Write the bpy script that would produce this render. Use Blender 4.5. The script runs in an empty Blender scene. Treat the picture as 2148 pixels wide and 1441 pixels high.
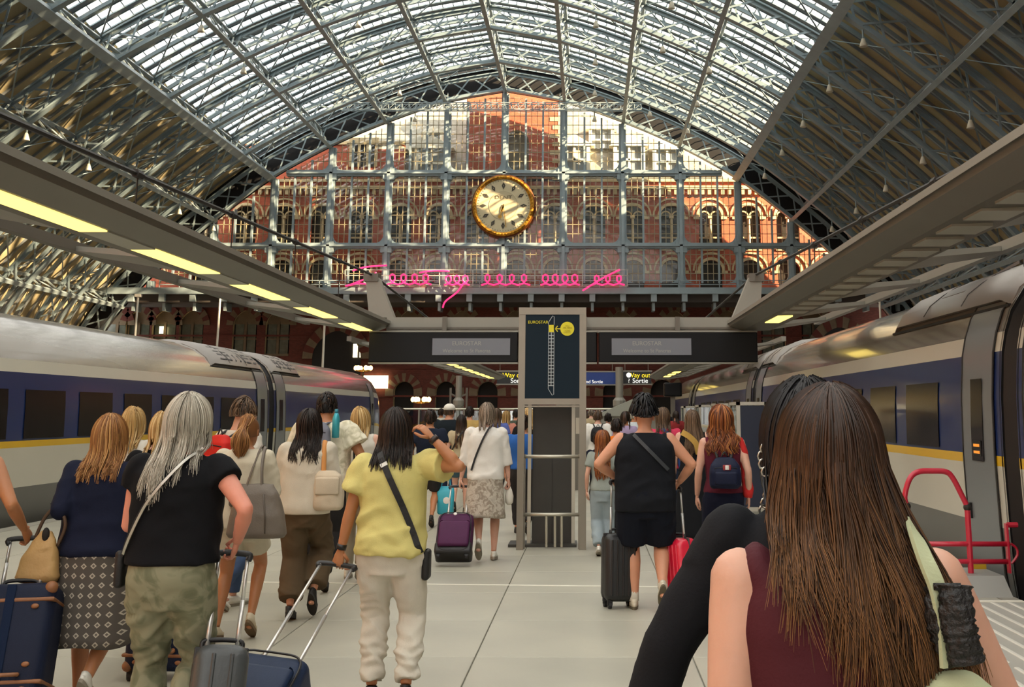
import bpy, bmesh, math, random
import numpy as np
from mathutils import Vector, Matrix
random.seed(7); rng = np.random.default_rng(7)
scene = bpy.context.scene
C = scene.collection
PI = math.pi
# ---------------------------------------------------------------- camera
F_PX, PITCH, CX, HOR, EYE = 2500.0, math.radians(12), 1237.0, 865.0, 1.65
W_PX, H_PX = 2148.0, 1441.0
PY = HOR - F_PX * math.tan(PITCH)
cam = bpy.data.objects.new('camera', bpy.data.cameras.new('camera'))
C.objects.link(cam)
cam.location = (0, 0, EYE)
cam.rotation_euler = (PI / 2 + PITCH, 0, 0)
cam.data.sensor_fit = 'HORIZONTAL'; cam.data.sensor_width = 36
cam.data.lens = F_PX / W_PX * 36
cam.data.shift_x = (W_PX / 2 - CX) / W_PX
cam.data.shift_y = -(H_PX / 2 - PY) / W_PX
cam.data.clip_end = 600; cam.data.clip_start = .05
scene.camera = cam
# ---------------------------------------------------------------- world, sun, exposure
world = bpy.data.worlds.new('world'); scene.world = world
world.use_nodes = True
_bg = world.node_tree.nodes['Background']
_bg.inputs[0].default_value = (1.0, .97, .90, 1); _bg.inputs[1].default_value = 2.2
SUN = Vector((.86, -.36, .40)).normalized()
_s = bpy.data.lights.new('sun', 'SUN'); _s.energy = 19; _s.color = (1, .74, .44); _s.angle = math.radians(.6)
sun = bpy.data.objects.new('sun', _s); C.objects.link(sun)
sun.rotation_euler = SUN.to_track_quat('Z', 'Y').to_euler(); sun.location = (60, -30, 60)
vs = scene.view_settings
vs.view_transform = 'Standard'; vs.look = 'None'; vs.exposure = 1.25; vs.gamma = 1; vs.use_curve_mapping = False
try:
    scene.cycles.max_bounces = 7; scene.cycles.transparent_max_bounces = 16
    scene.cycles.sample_clamp_indirect = 6; scene.cycles.use_denoising = True
    scene.cycles.caustics_reflective = False; scene.cycles.caustics_refractive = False
except Exception: pass
# ---------------------------------------------------------------- pixels to directions
_c, _sn = math.cos(PITCH), math.sin(PITCH)
def ray(x, y):
    u = (x - CX) / F_PX; v = (PY - y) / F_PX
    return Vector((u, _c - _sn * v, _sn + _c * v))
def atY(x, y, Y): d = ray(x, y); return Vector((0, 0, EYE)) + d * (Y / d.y)
def atX(x, y, X): d = ray(x, y); return Vector((0, 0, EYE)) + d * (X / d.x)
def flo(x, y, Z=0.0): d = ray(x, y); return Vector((0, 0, EYE)) + d * ((Z - EYE) / d.z)
# ---------------------------------------------------------------- materials
def lin(h):
    if not isinstance(h, str): return tuple(h)
    h = h.lstrip('#'); v = [int(h[i:i + 2], 16) / 255 for i in (0, 2, 4)]
    return tuple(c / 12.92 if c <= .04045 else ((c + .055) / 1.055) ** 2.4 for c in v)
MATS = {}
def mat(name, col='#888888', rough=.6, metal=0., spec=.5, noise=None, col2=None, bump=None, emit=0., coat=0., fine=None):
    """noise=(scale, amount) mottles towards col2 (or a darker tone); bump=(scale, strength)"""
    if name in MATS: return MATS[name]
    m = bpy.data.materials.new(name); m.use_nodes = True
    nt = m.node_tree; b = nt.nodes['Principled BSDF']; L = nt.links
    c = lin(col)
    b.inputs['Base Color'].default_value = (*c, 1); b.inputs['Roughness'].default_value = rough
    b.inputs['Metallic'].default_value = metal; b.inputs['Specular IOR Level'].default_value = spec
    if coat: b.inputs['Coat Weight'].default_value = coat; b.inputs['Coat Roughness'].default_value = .08
    if emit:
        b.inputs['Emission Color'].default_value = (*c, 1); b.inputs['Emission Strength'].default_value = emit
    tc = nt.nodes.new('ShaderNodeTexCoord')
    if noise:
        n = nt.nodes.new('ShaderNodeTexNoise'); n.inputs['Scale'].default_value = noise[0]; n.inputs['Detail'].default_value = 5
        L.new(tc.outputs['Object'], n.inputs['Vector'])
        r = nt.nodes.new('ShaderNodeValToRGB'); r.color_ramp.elements[0].position = .35; r.color_ramp.elements[1].position = .68
        c2 = lin(col2) if col2 else tuple(x * (1 - noise[1]) for x in c)
        r.color_ramp.elements[0].color = (*c2, 1); r.color_ramp.elements[1].color = (*c, 1)
        L.new(n.outputs['Fac'], r.inputs['Fac']); L.new(r.outputs['Color'], b.inputs['Base Color'])
    if bump:
        n = nt.nodes.new('ShaderNodeTexNoise'); n.inputs['Scale'].default_value = bump[0]; n.inputs['Detail'].default_value = 4
        L.new(tc.outputs['Object'], n.inputs['Vector'])
        bp = nt.nodes.new('ShaderNodeBump'); bp.inputs['Strength'].default_value = bump[1]; bp.inputs['Distance'].default_value = .02
        L.new(n.outputs['Fac'], bp.inputs['Height']); L.new(bp.outputs['Normal'], b.inputs['Normal'])
    MATS[name] = m; return m
def glass_mat(name, tint=(1, 1, 1), gloss=.08, rough=.02):
    if name in MATS: return MATS[name]
    m = bpy.data.materials.new(name); m.use_nodes = True; nt = m.node_tree
    nt.nodes.clear(); o = nt.nodes.new('ShaderNodeOutputMaterial')
    t = nt.nodes.new('ShaderNodeBsdfTransparent'); t.inputs[0].default_value = (*tint, 1)
    g = nt.nodes.new('ShaderNodeBsdfGlossy'); g.inputs['Roughness'].default_value = rough
    x = nt.nodes.new('ShaderNodeMixShader'); x.inputs[0].default_value = gloss
    nt.links.new(t.outputs[0], x.inputs[1]); nt.links.new(g.outputs[0], x.inputs[2]); nt.links.new(x.outputs[0], o.inputs[0])
    MATS[name] = m; return m
def pattern_mat(name, cols, kind='noise', scale=8., rough=.85, thr=.5):
    """printed cloth: hard-edged patches of two or three colours"""
    if name in MATS: return MATS[name]
    m = mat(name, cols[0], rough); nt = m.node_tree; b = nt.nodes['Principled BSDF']; L = nt.links
    tc = nt.nodes.new('ShaderNodeTexCoord')
    if kind == 'diamond':
        sx_ = nt.nodes.new('ShaderNodeSeparateXYZ'); cx_ = nt.nodes.new('ShaderNodeCombineXYZ'); L.new(tc.outputs['Object'], sx_.inputs[0]); L.new(sx_.outputs[0], cx_.inputs[0]); L.new(sx_.outputs[2], cx_.inputs[1]); vec = cx_.outputs[0]
    else: vec = tc.outputs['Object']
    if kind == 'noise':
        t = nt.nodes.new('ShaderNodeTexNoise'); t.inputs['Scale'].default_value = scale; t.inputs['Detail'].default_value = 3
        t.inputs['Distortion'].default_value = 1.2; out = t.outputs['Fac']
    else:
        t = nt.nodes.new('ShaderNodeTexVoronoi'); t.inputs['Scale'].default_value = scale
        t.inputs['Randomness'].default_value = 0.05; t.voronoi_dimensions = '2D' if kind == 'diamond' else '3D'; t.distance = 'MANHATTAN' if kind == 'diamond' else 'EUCLIDEAN'; out = t.outputs['Distance']
    L.new(vec, t.inputs['Vector'])
    r = nt.nodes.new('ShaderNodeValToRGB'); r.color_ramp.interpolation = 'CONSTANT' if kind != 'noise' else 'LINEAR'
    e = r.color_ramp.elements; n = len(cols)
    e[0].position = 0; e[0].color = (*lin(cols[0]), 1)
    pos = [thr + (.12 * (i - 1)) for i in range(1, n)] if kind == 'noise' else [thr + .16 * (i - 1) for i in range(1, n)]
    e[1].position = pos[0]; e[1].color = (*lin(cols[1]), 1)
    for i in range(2, n): q = e.new(pos[i - 1]); q.color = (*lin(cols[i]), 1)
    L.new(out, r.inputs['Fac']); L.new(r.outputs['Color'], b.inputs['Base Color'])
    return m
# ---------------------------------------------------------------- mesh builder
class MB:
    def __init__(s): s.v = []; s.f = []; s.n = 0
    def add(s, vs_, fs):
        o = s.n; s.v.extend([tuple(p) for p in vs_]); s.n += len(vs_)
        s.f.extend([tuple(i + o for i in f) for f in fs]); return s
    def box(s, c, d, R=None):
        hx, hy, hz = d[0] / 2, d[1] / 2, d[2] / 2
        P = [(-hx, -hy, -hz), (hx, -hy, -hz), (hx, hy, -hz), (-hx, hy, -hz), (-hx, -hy, hz), (hx, -hy, hz), (hx, hy, hz), (-hx, hy, hz)]
        c = Vector(c)
        P = [c + (R @ Vector(p) if R is not None else Vector(p)) for p in P]
        return s.add(P, [(0, 3, 2, 1), (4, 5, 6, 7), (0, 1, 5, 4), (1, 2, 6, 5), (2, 3, 7, 6), (3, 0, 4, 7)])
    def b2(s, a, b):
        return s.box([(a[i] + b[i]) / 2 for i in range(3)], [abs(b[i] - a[i]) for i in range(3)])
    def bar(s, p, q, w, h=None, up=(0, 0, 1)):
        p, q = Vector(p), Vector(q); h = h or w; d = q - p; L = d.length
        if L < 1e-6: return s
        y = d / L; u = Vector(up)
        x = y.cross(u)
        if x.length < 1e-4: x = y.cross(Vector((1, 0, 0)))
        x.normalize(); z = x.cross(y)
        return s.box((p + q) / 2, (w, L, h), Matrix((x, y, z)).transposed())
    def poly_bar(s, pts, w, h, up=None, side=None):
        """rectangular section swept along a path; up = fixed 'side' axis (width direction)"""
        pts = [Vector(p) for p in pts]; n = len(pts); rings = []
        for i, p in enumerate(pts):
            t = (pts[min(i + 1, n - 1)] - pts[max(i - 1, 0)]).normalized()
            x = Vector(side) if side is not None else t.cross(Vector((0, 0, 1)))
            x = (x - t * x.dot(t)).normalized(); z = x.cross(t)
            rings.append([p + x * (a * w / 2) + z * (b * h / 2) for a, b in ((-1, -1), (1, -1), (1, 1), (-1, 1))])
        return s.loft(rings)
    def loft(s, rings, caps=True, closed=True):
        m = len(rings[0]); vs_ = [p for r in rings for p in r]; fs = []
        for i in range(len(rings) - 1):
            for j in range(m if closed else m - 1):
                k = (j + 1) % m
                fs.append((i * m + j, i * m + k, (i + 1) * m + k, (i + 1) * m + j))
        if caps and closed:
            fs.append(tuple(range(m - 1, -1, -1))); o = (len(rings) - 1) * m; fs.append(tuple(o + j for j in range(m)))
        return s.add(vs_, fs)
    def tube(s, pts, r, n=8, caps=True, flat=1.0):
        pts = [Vector(p) for p in pts]; N = len(pts); rings = []; px = None
        for i, p in enumerate(pts):
            t = (pts[min(i + 1, N - 1)] - pts[max(i - 1, 0)])
            t = t.normalized() if t.length > 1e-9 else Vector((0, 0, 1))
            if px is None:
                px = t.cross(Vector((0, 0, 1)))
                if px.length < 1e-3: px = t.cross(Vector((0, 1, 0)))
            px = (px - t * px.dot(t)).normalized(); z = px.cross(t)
            rr = r[i] if isinstance(r, (list, tuple)) else r
            rings.append([p + px * (rr * math.cos(a)) + z * (rr * flat * math.sin(a)) for a in [2 * PI * k / n for k in range(n)]])
        return s.loft(rings, caps)
    def lathe(s, prof, n=24, axis='z', c=(0, 0, 0)):
        rings = []; c = Vector(c)
        for r, h in prof:
            ring = []
            for k in range(n):
                a = 2 * PI * k / n; x, y = r * math.cos(a), r * math.sin(a)
                ring.append(c + (Vector((x, y, h)) if axis == 'z' else Vector((x, h, y)) if axis == 'y' else Vector((h, x, y))))
            rings.append(ring)
        return s.loft(rings)
    def prism(s, poly, a, b, plane='xz'):
        """2-D outline extruded from a to b along the missing axis"""
        def P(u, v, w): return {'xz': (u, w, v), 'xy': (u, v, w), 'yz': (w, u, v)}[plane]
        n = len(poly); vs_ = [P(u, v, a) for u, v in poly] + [P(u, v, b) for u, v in poly]
        fs = [tuple(range(n)), tuple(range(2 * n - 1, n - 1, -1))] + [(i, i + n, (i + 1) % n + n, (i + 1) % n) for i in range(n)]
        return s.add(vs_, fs)
    def ell(s, c, r, n=14, m=9, R=None):
        rings = []; c = Vector(c)
        for i in range(m + 1):
            t = PI * (i + (.04 if i == 0 else -.04 if i == m else 0)) / m
            ring = [Vector((r[0] * math.sin(t) * math.cos(a), r[1] * math.sin(t) * math.sin(a), -r[2] * math.cos(t))) for a in [2 * PI * k / n for k in range(n)]]
            rings.append([c + (R @ p if R is not None else p) for p in ring])
        return s.loft(rings)
    def rbox(s, c, d, r=.03, n=4, R=None, taper=1.0):
        """box with rounded vertical edges and eased top/bottom"""
        def ring(hx, hy, z, rr):
            out = []
            for qx, qy, a0 in ((1, 1, 0), (-1, 1, 90), (-1, -1, 180), (1, -1, 270)):
                for k in range(n + 1):
                    a = math.radians(a0 + 90 * k / n)
                    out.append(Vector((qx * (hx - rr) + rr * math.cos(a), qy * (hy - rr) + rr * math.sin(a), z)))
            return out
        hx, hy, hz = d[0] / 2, d[1] / 2, d[2] / 2; rings = []
        e = min(r, hz * .9)
        for k in range(4):
            a = PI / 2 * k / 3; q = e * (1 - math.sin(a)); rings.append(ring(hx - q, hy - q, -hz + e * (1 - math.cos(a)), max(r - q * .5, .002)))
        for k in range(3, -1, -1):
            a = PI / 2 * k / 3; q = e * (1 - math.sin(a)); rings.append(ring((hx - q) * taper, (hy - q) * taper, hz - e * (1 - math.cos(a)), max(r - q * .5, .002)))
        c = Vector(c)
        return s.loft([[c + (R @ p if R is not None else p) for p in rg] for rg in rings])
    def build(s, name, m, parent=None, smooth=False, loc=None):
        me = bpy.data.meshes.new(name); me.from_pydata(s.v, [], s.f); me.update()
        return link(name, me, m, parent, smooth, loc)
def link(name, me, m, parent=None, smooth=False, loc=None):
    if m is not None and not me.materials:
        for q in (m if isinstance(m, (list, tuple)) else [m]): me.materials.append(q)
    if smooth:
        me.polygons.foreach_set('use_smooth', [True] * len(me.polygons))
        if smooth == 'auto':
            try: me.set_sharp_from_angle(angle=math.radians(38))
            except Exception: pass
    o = bpy.data.objects.new(name, me); C.objects.link(o)
    if parent is not None: o.parent = parent
    if loc is not None: o.location = loc
    return o
def recalc(o):
    bm = bmesh.new(); bm.from_mesh(o.data); bmesh.ops.recalc_face_normals(bm, faces=bm.faces); bm.to_mesh(o.data); bm.free(); return o
def tag(o, label, cat, group=None, kind=None):
    if label: o['label'] = label
    if cat: o['category'] = cat
    if group: o['group'] = group
    if kind: o['kind'] = kind
    return o
def struct(o, label=None):
    o['kind'] = 'structure'
    if label: o['label'] = label
    return o
def thing(name, label, cat, loc=(0, 0, 0), rz=0., group=None):
    o = bpy.data.objects.new(name, None); C.objects.link(o); o.empty_display_size = .1
    o.location = loc; o.rotation_euler = (0, 0, rz); return tag(o, label, cat, group)
def copy_tree(o, parent=None):
    c = o.copy(); C.objects.link(c); c.parent = parent
    for ch in list(o.children): copy_tree(ch, c)
    return c
def text(name, s, size, m, parent, loc, rot=(PI / 2, 0, 0), align='CENTER', ext=.002, sx=1.0):
    cu = bpy.data.curves.new(name, 'FONT'); cu.body = s; cu.size = size; cu.extrude = ext; cu.align_x = align; cu.align_y = 'CENTER'
    o = bpy.data.objects.new(name + '_tmp', cu)
    C.objects.link(o); dg = bpy.context.evaluated_depsgraph_get()
    me = bpy.data.meshes.new_from_object(o.evaluated_get(dg)); bpy.data.objects.remove(o); me.materials.clear()
    t = link(name, me, m, parent, False, loc); t['kind'] = 'stuff'; t.rotation_euler = rot; t.scale = (sx, 1, 1); return t
def spline(pts, n):
    """Catmull-Rom through 2-D/3-D control points, n samples per span"""
    P = [Vector(p) if len(p) == 3 else Vector((p[0], p[1], 0)) for p in pts]; out = []
    for i in range(len(P) - 1):
        p0, p1, p2, p3 = P[max(i - 1, 0)], P[i], P[i + 1], P[min(i + 2, len(P) - 1)]
        for k in range(n):
            t = k / n
            out.append(.5 * ((2 * p1) + (p2 - p0) * t + (2 * p0 - 5 * p1 + 4 * p2 - p3) * t * t + (3 * p1 - p0 - 3 * p2 + p3) * t ** 3))
    out.append(P[-1]); return out
# ================================================================ THE SHED
XC, DW = -7.65, 105.0                    # centre line and end-screen plane
m_steel = mat('steel_paint', '#8b9da4', .42, .25, noise=(.6, .22), bump=(5, .05))
m_steel_lt = mat('pale_steel_paint', '#93a2a7', .45, .2, noise=(.8, .18))
m_clad = mat('roof_boards', '#b3a683', .75, noise=(.35, .25), col2='#978b6a')
m_gutter = mat('gutter_lead', '#7f868b', .6, .2, noise=(.7, .2))
m_roofglass = glass_mat('roof_glass', (.72, .72, .72), .05, .1)
m_black = mat('gable_black', '#0b0c10', .8)  # flat black of the closed gable board
m_brick = None
def brick_mat(name, c1, c2, mortar, scale=3.0):
    m = mat(name, c1, .85); nt = m.node_tree; b = nt.nodes['Principled BSDF']; L = nt.links
    tc = nt.nodes.new('ShaderNodeTexCoord'); mp = nt.nodes.new('ShaderNodeMapping'); mp.inputs['Rotation'].default_value = (PI / 2, 0, 0)
    t = nt.nodes.new('ShaderNodeTexBrick'); t.inputs['Scale'].default_value = scale
    t.inputs['Color1'].default_value = (*lin(c1), 1); t.inputs['Color2'].default_value = (*lin(c2), 1); t.inputs['Mortar'].default_value = (*lin(mortar), 1)
    t.inputs['Mortar Size'].default_value = .012; t.inputs['Brick Width'].default_value = .7; t.inputs['Row Height'].default_value = .25
    L.new(tc.outputs['Object'], mp.inputs['Vector']); L.new(mp.outputs['Vector'], t.inputs['Vector'])
    n = nt.nodes.new('ShaderNodeTexNoise'); n.inputs['Scale'].default_value = .7; n.inputs['Detail'].default_value = 6
    L.new(tc.outputs['Object'], n.inputs['Vector'])
    x = nt.nodes.new('ShaderNodeMix'); x.data_type = 'RGBA'; x.blend_type = 'MULTIPLY'; x.inputs[0].default_value = .55
    L.new(t.outputs['Color'], x.inputs[6]); L.new(n.outputs['Fac'], x.inputs[7]); 
    g = nt.nodes.new('ShaderNodeMix'); g.data_type = 'RGBA'; g.blend_type = 'ADD'; g.inputs[0].default_value = .25
    L.new(x.outputs[2], g.inputs[6]); L.new(t.outputs['Color'], g.inputs[7]); L.new(g.outputs[2], b.inputs['Base Color'])
    return m
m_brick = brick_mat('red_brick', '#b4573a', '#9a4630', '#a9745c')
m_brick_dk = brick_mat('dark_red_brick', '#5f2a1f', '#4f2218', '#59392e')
m_stone = mat('cream_stone', '#cdb68c', .8, noise=(1.5, .25))
HALF = [(0, 30.15), (5.4, 29.1), (10.7, 27.25), (15.7, 25.0), (20.75, 22.1), (25.1, 18.7), (28.4, 15.8), (31.7, 12.4), (34.4, 8.9), (36.0, 5.3), (36.9, 1.0)]
_h = [(p.x, p.y) for p in spline(HALF, 8)]
ARC = [(-x, z) for x, z in reversed(_h)] + _h[1:]          # intrados, left springing to right springing
NA = len(ARC); MID = NA // 2
def arc_off(d):
    out = []
    for i, (x, z) in enumerate(ARC):
        x0, z0 = ARC[max(i - 1, 0)]; x1, z1 = ARC[min(i + 1, NA - 1)]
        tx, tz = x1 - x0, z1 - z0; l = math.hypot(tx, tz); nx, nz = -tz / l, tx / l
        out.append((x + nx * d, z + nz * d))
    return out
EXT = arc_off(1.75); SKIN = arc_off(2.45)
def idx_at(r):                           # index of the arc sample nearest the half-span r (signed)
    return min(range(NA), key=lambda i: abs(ARC[i][0] - r))
PUR = [-33.2, -29.8, -25.6, -20.75, -15.7, -10.7, -5.4, 0, 5.4, 10.7, 15.7, 20.75, 25.6, 29.8, 33.2]
PIDX = [idx_at(r) for r in PUR]
PITCH_R = 8.94
RIBS = [104.2 - PITCH_R * k for k in range(9)]
ceiling = bpy.data.objects.new('ceiling', None); C.objects.link(ceiling)
struct(ceiling, 'great arched iron and glass train shed roof')
def P3(p, Y): return Vector((XC + p[0], Y, p[1]))
def make_rib():
    mb = MB()
    mb.poly_bar([P3(p, 0) for p in ARC], .52, .10, side=(0, 1, 0))
    mb.poly_bar([P3(p, 0) for p in arc_off(.16)], .10, .28, side=(0, 1, 0))
    mb.poly_bar([P3(p, 0) for p in EXT], .50, .10, side=(0, 1, 0))
    mb.poly_bar([P3(p, 0) for p in arc_off(1.6)], .10, .25, side=(0, 1, 0))
    o = mb.build('rib', m_steel, ceiling)
    ml = MB()
    # lattice: evenly spaced stations by arc length
    s = [0]
    for i in range(1, NA): s.append(s[-1] + math.hypot(ARC[i][0] - ARC[i - 1][0], ARC[i][1] - ARC[i - 1][1]))
    N = int(s[-1] / 1.85)
    def at(A, t):
        t = min(max(t, 0), s[-1] - 1e-6)
        i = max(j for j in range(NA - 1) if s[j] <= t); u = (t - s[i]) / (s[i + 1] - s[i])
        return (A[i][0] * (1 - u) + A[i + 1][0] * u, A[i][1] * (1 - u) + A[i + 1][1] * u)
    for k in range(N):
        a, b = s[-1] * k / N, s[-1] * (k + 1) / N
        for y, (q, r) in ((-.08, (ARC, EXT)), (.08, (EXT, ARC))):
            ml.bar(P3(at(q, a), y), P3(at(r, b), y), .12, .05, up=(0, 1, 0))
    ml.build('lattice', m_steel, o)
    return o
rib0 = make_rib(); rib0.location.y = RIBS[0]
for Y in RIBS[1:]:
    r = copy_tree(rib0, ceiling); r.location.y = Y
Y0, Y1 = RIBS[-1] - 4, DW + .6
for r, i in zip(PUR, PIDX):
    mb = MB(); big = abs(abs(r) - 20.75) < .1
    a, e = ARC[i], EXT[i]
    w = .62 if big else .30
    mb.bar(P3(a, Y0), P3(a, Y1 - .8), w, .42 if big else .2, up=(e[0] - a[0], 0, e[1] - a[1]))
    mb.bar(P3(e, Y0), P3(e, Y1), .24, .2, up=(e[0] - a[0], 0, e[1] - a[1]))
    # trussed between the ribs
    for Yr in RIBS:
        for h in range(3):
            ya = Yr - PITCH_R * h / 3; yb = Yr - PITCH_R * (h + 1) / 3
            if yb < Y0: continue
            p, q = (a, e) if h % 2 else (e, a)
            mb.bar(P3(p, ya), P3(q, yb), .09, .09)
            mb.bar(P3(a, ya), P3(e, ya), .1, .1)
    mb.build('purlin', m_steel_lt, ceiling)
# flat cross bracing between neighbouring ribs and purlins
for j in range(len(PIDX) - 1):
    mb = MB()
    for k, Yr in enumerate(RIBS[:-1]):
        p, q = EXT[PIDX[j]], EXT[PIDX[j + 1]]
        mb.bar(P3(p, Yr), P3(q, Yr - PITCH_R), .09, .05); mb.bar(P3(q, Yr), P3(p, Yr - PITCH_R), .09, .05)
    b = mb.build('wind_brace', m_steel, ceiling)
# intermediate light ribs carried by the purlins
mid = MB(); mid.poly_bar([P3(p, 0) for p in arc_off(1.95)], .2, .22, side=(0, 1, 0))
mo = mid.build('secondary_rib', m_steel, ceiling); mo.location.y = RIBS[0] - PITCH_R / 3
for Yr in RIBS:
    for t in (1, 2):
        if Yr == RIBS[0] and t == 1: continue
        c = mo.copy(); C.objects.link(c); c.location.y = Yr - PITCH_R * t / 3
# skin: glazed centre in narrow ridges, boarded haunches
GA, GB = idx_at(-20.75), idx_at(20.75)
NS = 6; SW = PITCH_R / NS; YB = -100.0
nst = int((Y1 - YB) / SW)
gl, gu, cl, cb, bars = MB(), MB(), MB(), MB(), MB()
for k in range(nst):
    ya = Y1 - k * SW; yb = ya - SW
    g = .62 * SW
    near = ya > 35
    st = 1 if near else 4
    idx = list(range(GA, GB + 1, st))
    if idx[-1] != GB: idx.append(GB)
    S2 = arc_off(2.75) if k == 0 else S2
    # gutter board strip and two glass slopes
    gu.loft([[P3(SKIN[i], ya), P3(SKIN[i], ya - (SW - g)), ] for i in idx], caps=False, closed=False)
    gl.loft([[P3(SKIN[i], ya - (SW - g)), P3(S2[i], ya - (SW - g) - g / 2), P3(SKIN[i], yb)] for i in idx], caps=False, closed=False)
    if near:
        for i in range(GA, GB + 1):
            bars.poly_bar([P3(SKIN[i], ya - (SW - g)), P3(S2[i], ya - (SW - g) - g / 2), P3(SKIN[i], yb)], .07, .06, side=(1, 0, 0) if abs(ARC[i][0]) < 14 else (.7, 0, -.7 if ARC[i][0] > 0 else .7))
        bars.poly_bar([P3(SKIN[i], ya) for i in idx], .08, .08, side=(0, 1, 0))
        bars.poly_bar([P3(SKIN[i], ya - (SW - g)) for i in idx], .08, .08, side=(0, 1, 0))
    for A, B in ((0, GA), (GB, NA - 1)):
        idx = list(range(A, B + 1, 2 if near else 6))
        if idx[-1] != B: idx.append(B)
        S3 = arc_off(2.62)
        # overlapping boards: each strip tips like a shallow louvre
        cl.loft([[P3(SKIN[i], ya), P3(S3[i], yb), P3(SKIN[i], yb)] for i in idx], caps=False, closed=False)
        if near: cb.poly_bar([P3(SKIN[i], ya) for i in idx], .14, .30, side=(0, 1, 0))
for m_, n_, mt in ((gl, 'glazing', m_roofglass), (gu, 'gutter', m_gutter), (cl, 'boarding', m_clad), (cb, 'batten', m_gutter), (bars, 'glazing_bar', m_steel)):
    o = m_.build(n_, mt, ceiling); o['kind'] = 'stuff'
# small spot lamps hung under the ribs
m_lampw = mat('lamp_casing', '#c9c6b4', .5, noise=(3, .1))
def spot(loc):
    t = thing('roof_spotlight', 'small pale spotlight hanging below a roof rib', 'spotlight', loc, 0, 'spotlights under the roof ribs')
    mb = MB(); mb.tube([(0, 0, .55), (0, 0, 0)], .05, 6); mb.build('stem', m_steel, t)
    mb = MB(); mb.lathe([(.08, .05), (.12, -.05), (.22, -.38), (.20, -.4)], 10); mb.build('housing', m_lampw, t, True)
    return t
_sp = None
for Y in RIBS[:6]:
    for r in (-29.8, -27.2, -25.6, -15.7, -8, 8, 12.5, 15.7, 21.8, 27.2, 29.8):
        i = idx_at(r)
        if random.random() < .2: continue
        q = P3(ARC[i], Y) - Vector((0, 0, .6))
        if _sp is None: _sp = spot(q)
        else:
            c = copy_tree(_sp); c.location = q
# ================================================================ FLOOR, TRACKBEDS, SIDE WALLS
m_floor = mat('platform_floor', '#aeab9c', .38, noise=(.9, .12), col2='#a19f92', bump=(60, .02))
m_base = mat('floor_base', '#8d8b80', .6)
m_ballast = mat('trackbed', '#3a3936', .9, noise=(3, .4))
m_edge = mat('coping_stone', '#9a978b', .6, noise=(1.2, .2))
m_white = mat('white_line', '#e4e1d4', .5)
m_yellow = mat('yellow_paint', '#d8b32a', .55)
def obj_random(m, amt):
    nt = m.node_tree; b = nt.nodes['Principled BSDF']; src = b.inputs['Base Color'].links[0].from_socket
    oi = nt.nodes.new('ShaderNodeObjectInfo'); mr = nt.nodes.new('ShaderNodeMapRange'); mr.inputs[3].default_value = 1 - amt; mr.inputs[4].default_value = 1
    hs = nt.nodes.new('ShaderNodeHueSaturation'); nt.links.new(oi.outputs['Random'], mr.inputs[0]); nt.links.new(mr.outputs[0], hs.inputs['Value'])
    nt.links.new(src, hs.inputs['Color']); nt.links.new(hs.outputs[0], b.inputs['Base Color'])
obj_random(m_floor, .07)
PL, PR = -8.55, 3.88                    # platform edges
mb = MB(); mb.b2((PL, -100, -.9), (PR, 66, -.02)); mb.b2((-46, 66, -.9), (32, 112, -.02))
floor = struct(mb.build('floor', m_floor))
fb = MB(); fb.b2((PL, -8, -.021), (PR, 66, -.016)); fb.build('joint_bed', m_base, floor)
sl = MB(); SX, SY = 1.5, 1.5
sl.rbox((0, 0, -.010), (SX - .008, SY - .008, .02), .006, 1)
slab0 = None
ys = [-1.0 + SY * j for j in range(22)]
for j, y in enumerate(ys):
    for i in range(8):
        x = PL + .26 + SX * (i + .5)
        if slab0 is None: o = slab0 = sl.build('paving_slab', m_floor, floor)
        else: o = slab0.copy(); C.objects.link(o)
        o.location = (x, y, 0)
mb = MB(); ye = ys[-1] + SY / 2
mb.b2((PL + .26, ye, -.02), (PL + .26 + 8 * SX, 66, -.001)); mb.b2((-46, 66, -.02), (32, 110, -.001)); mb.build('far_paving', m_floor, floor)
for xa, xb in ((PL, PL + .255), (PL + .265 + 8 * SX, PR)):
    mb = MB()
    for k in range(45):
        mb.b2((xa, -2 + 1.5 * k, -.02), (xb, -2 + 1.5 * k + 1.492, 0.0))
    mb.build('coping', m_edge, floor)
mb = MB(); d0 = flo(440, 1218); d1 = flo(1420, 1232)
mb.bar((d0.x - .9, d0.y, .001), (d1.x, d1.y + .02, .001), .035, .004); mb.build('floor_line', m_white, floor)
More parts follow.
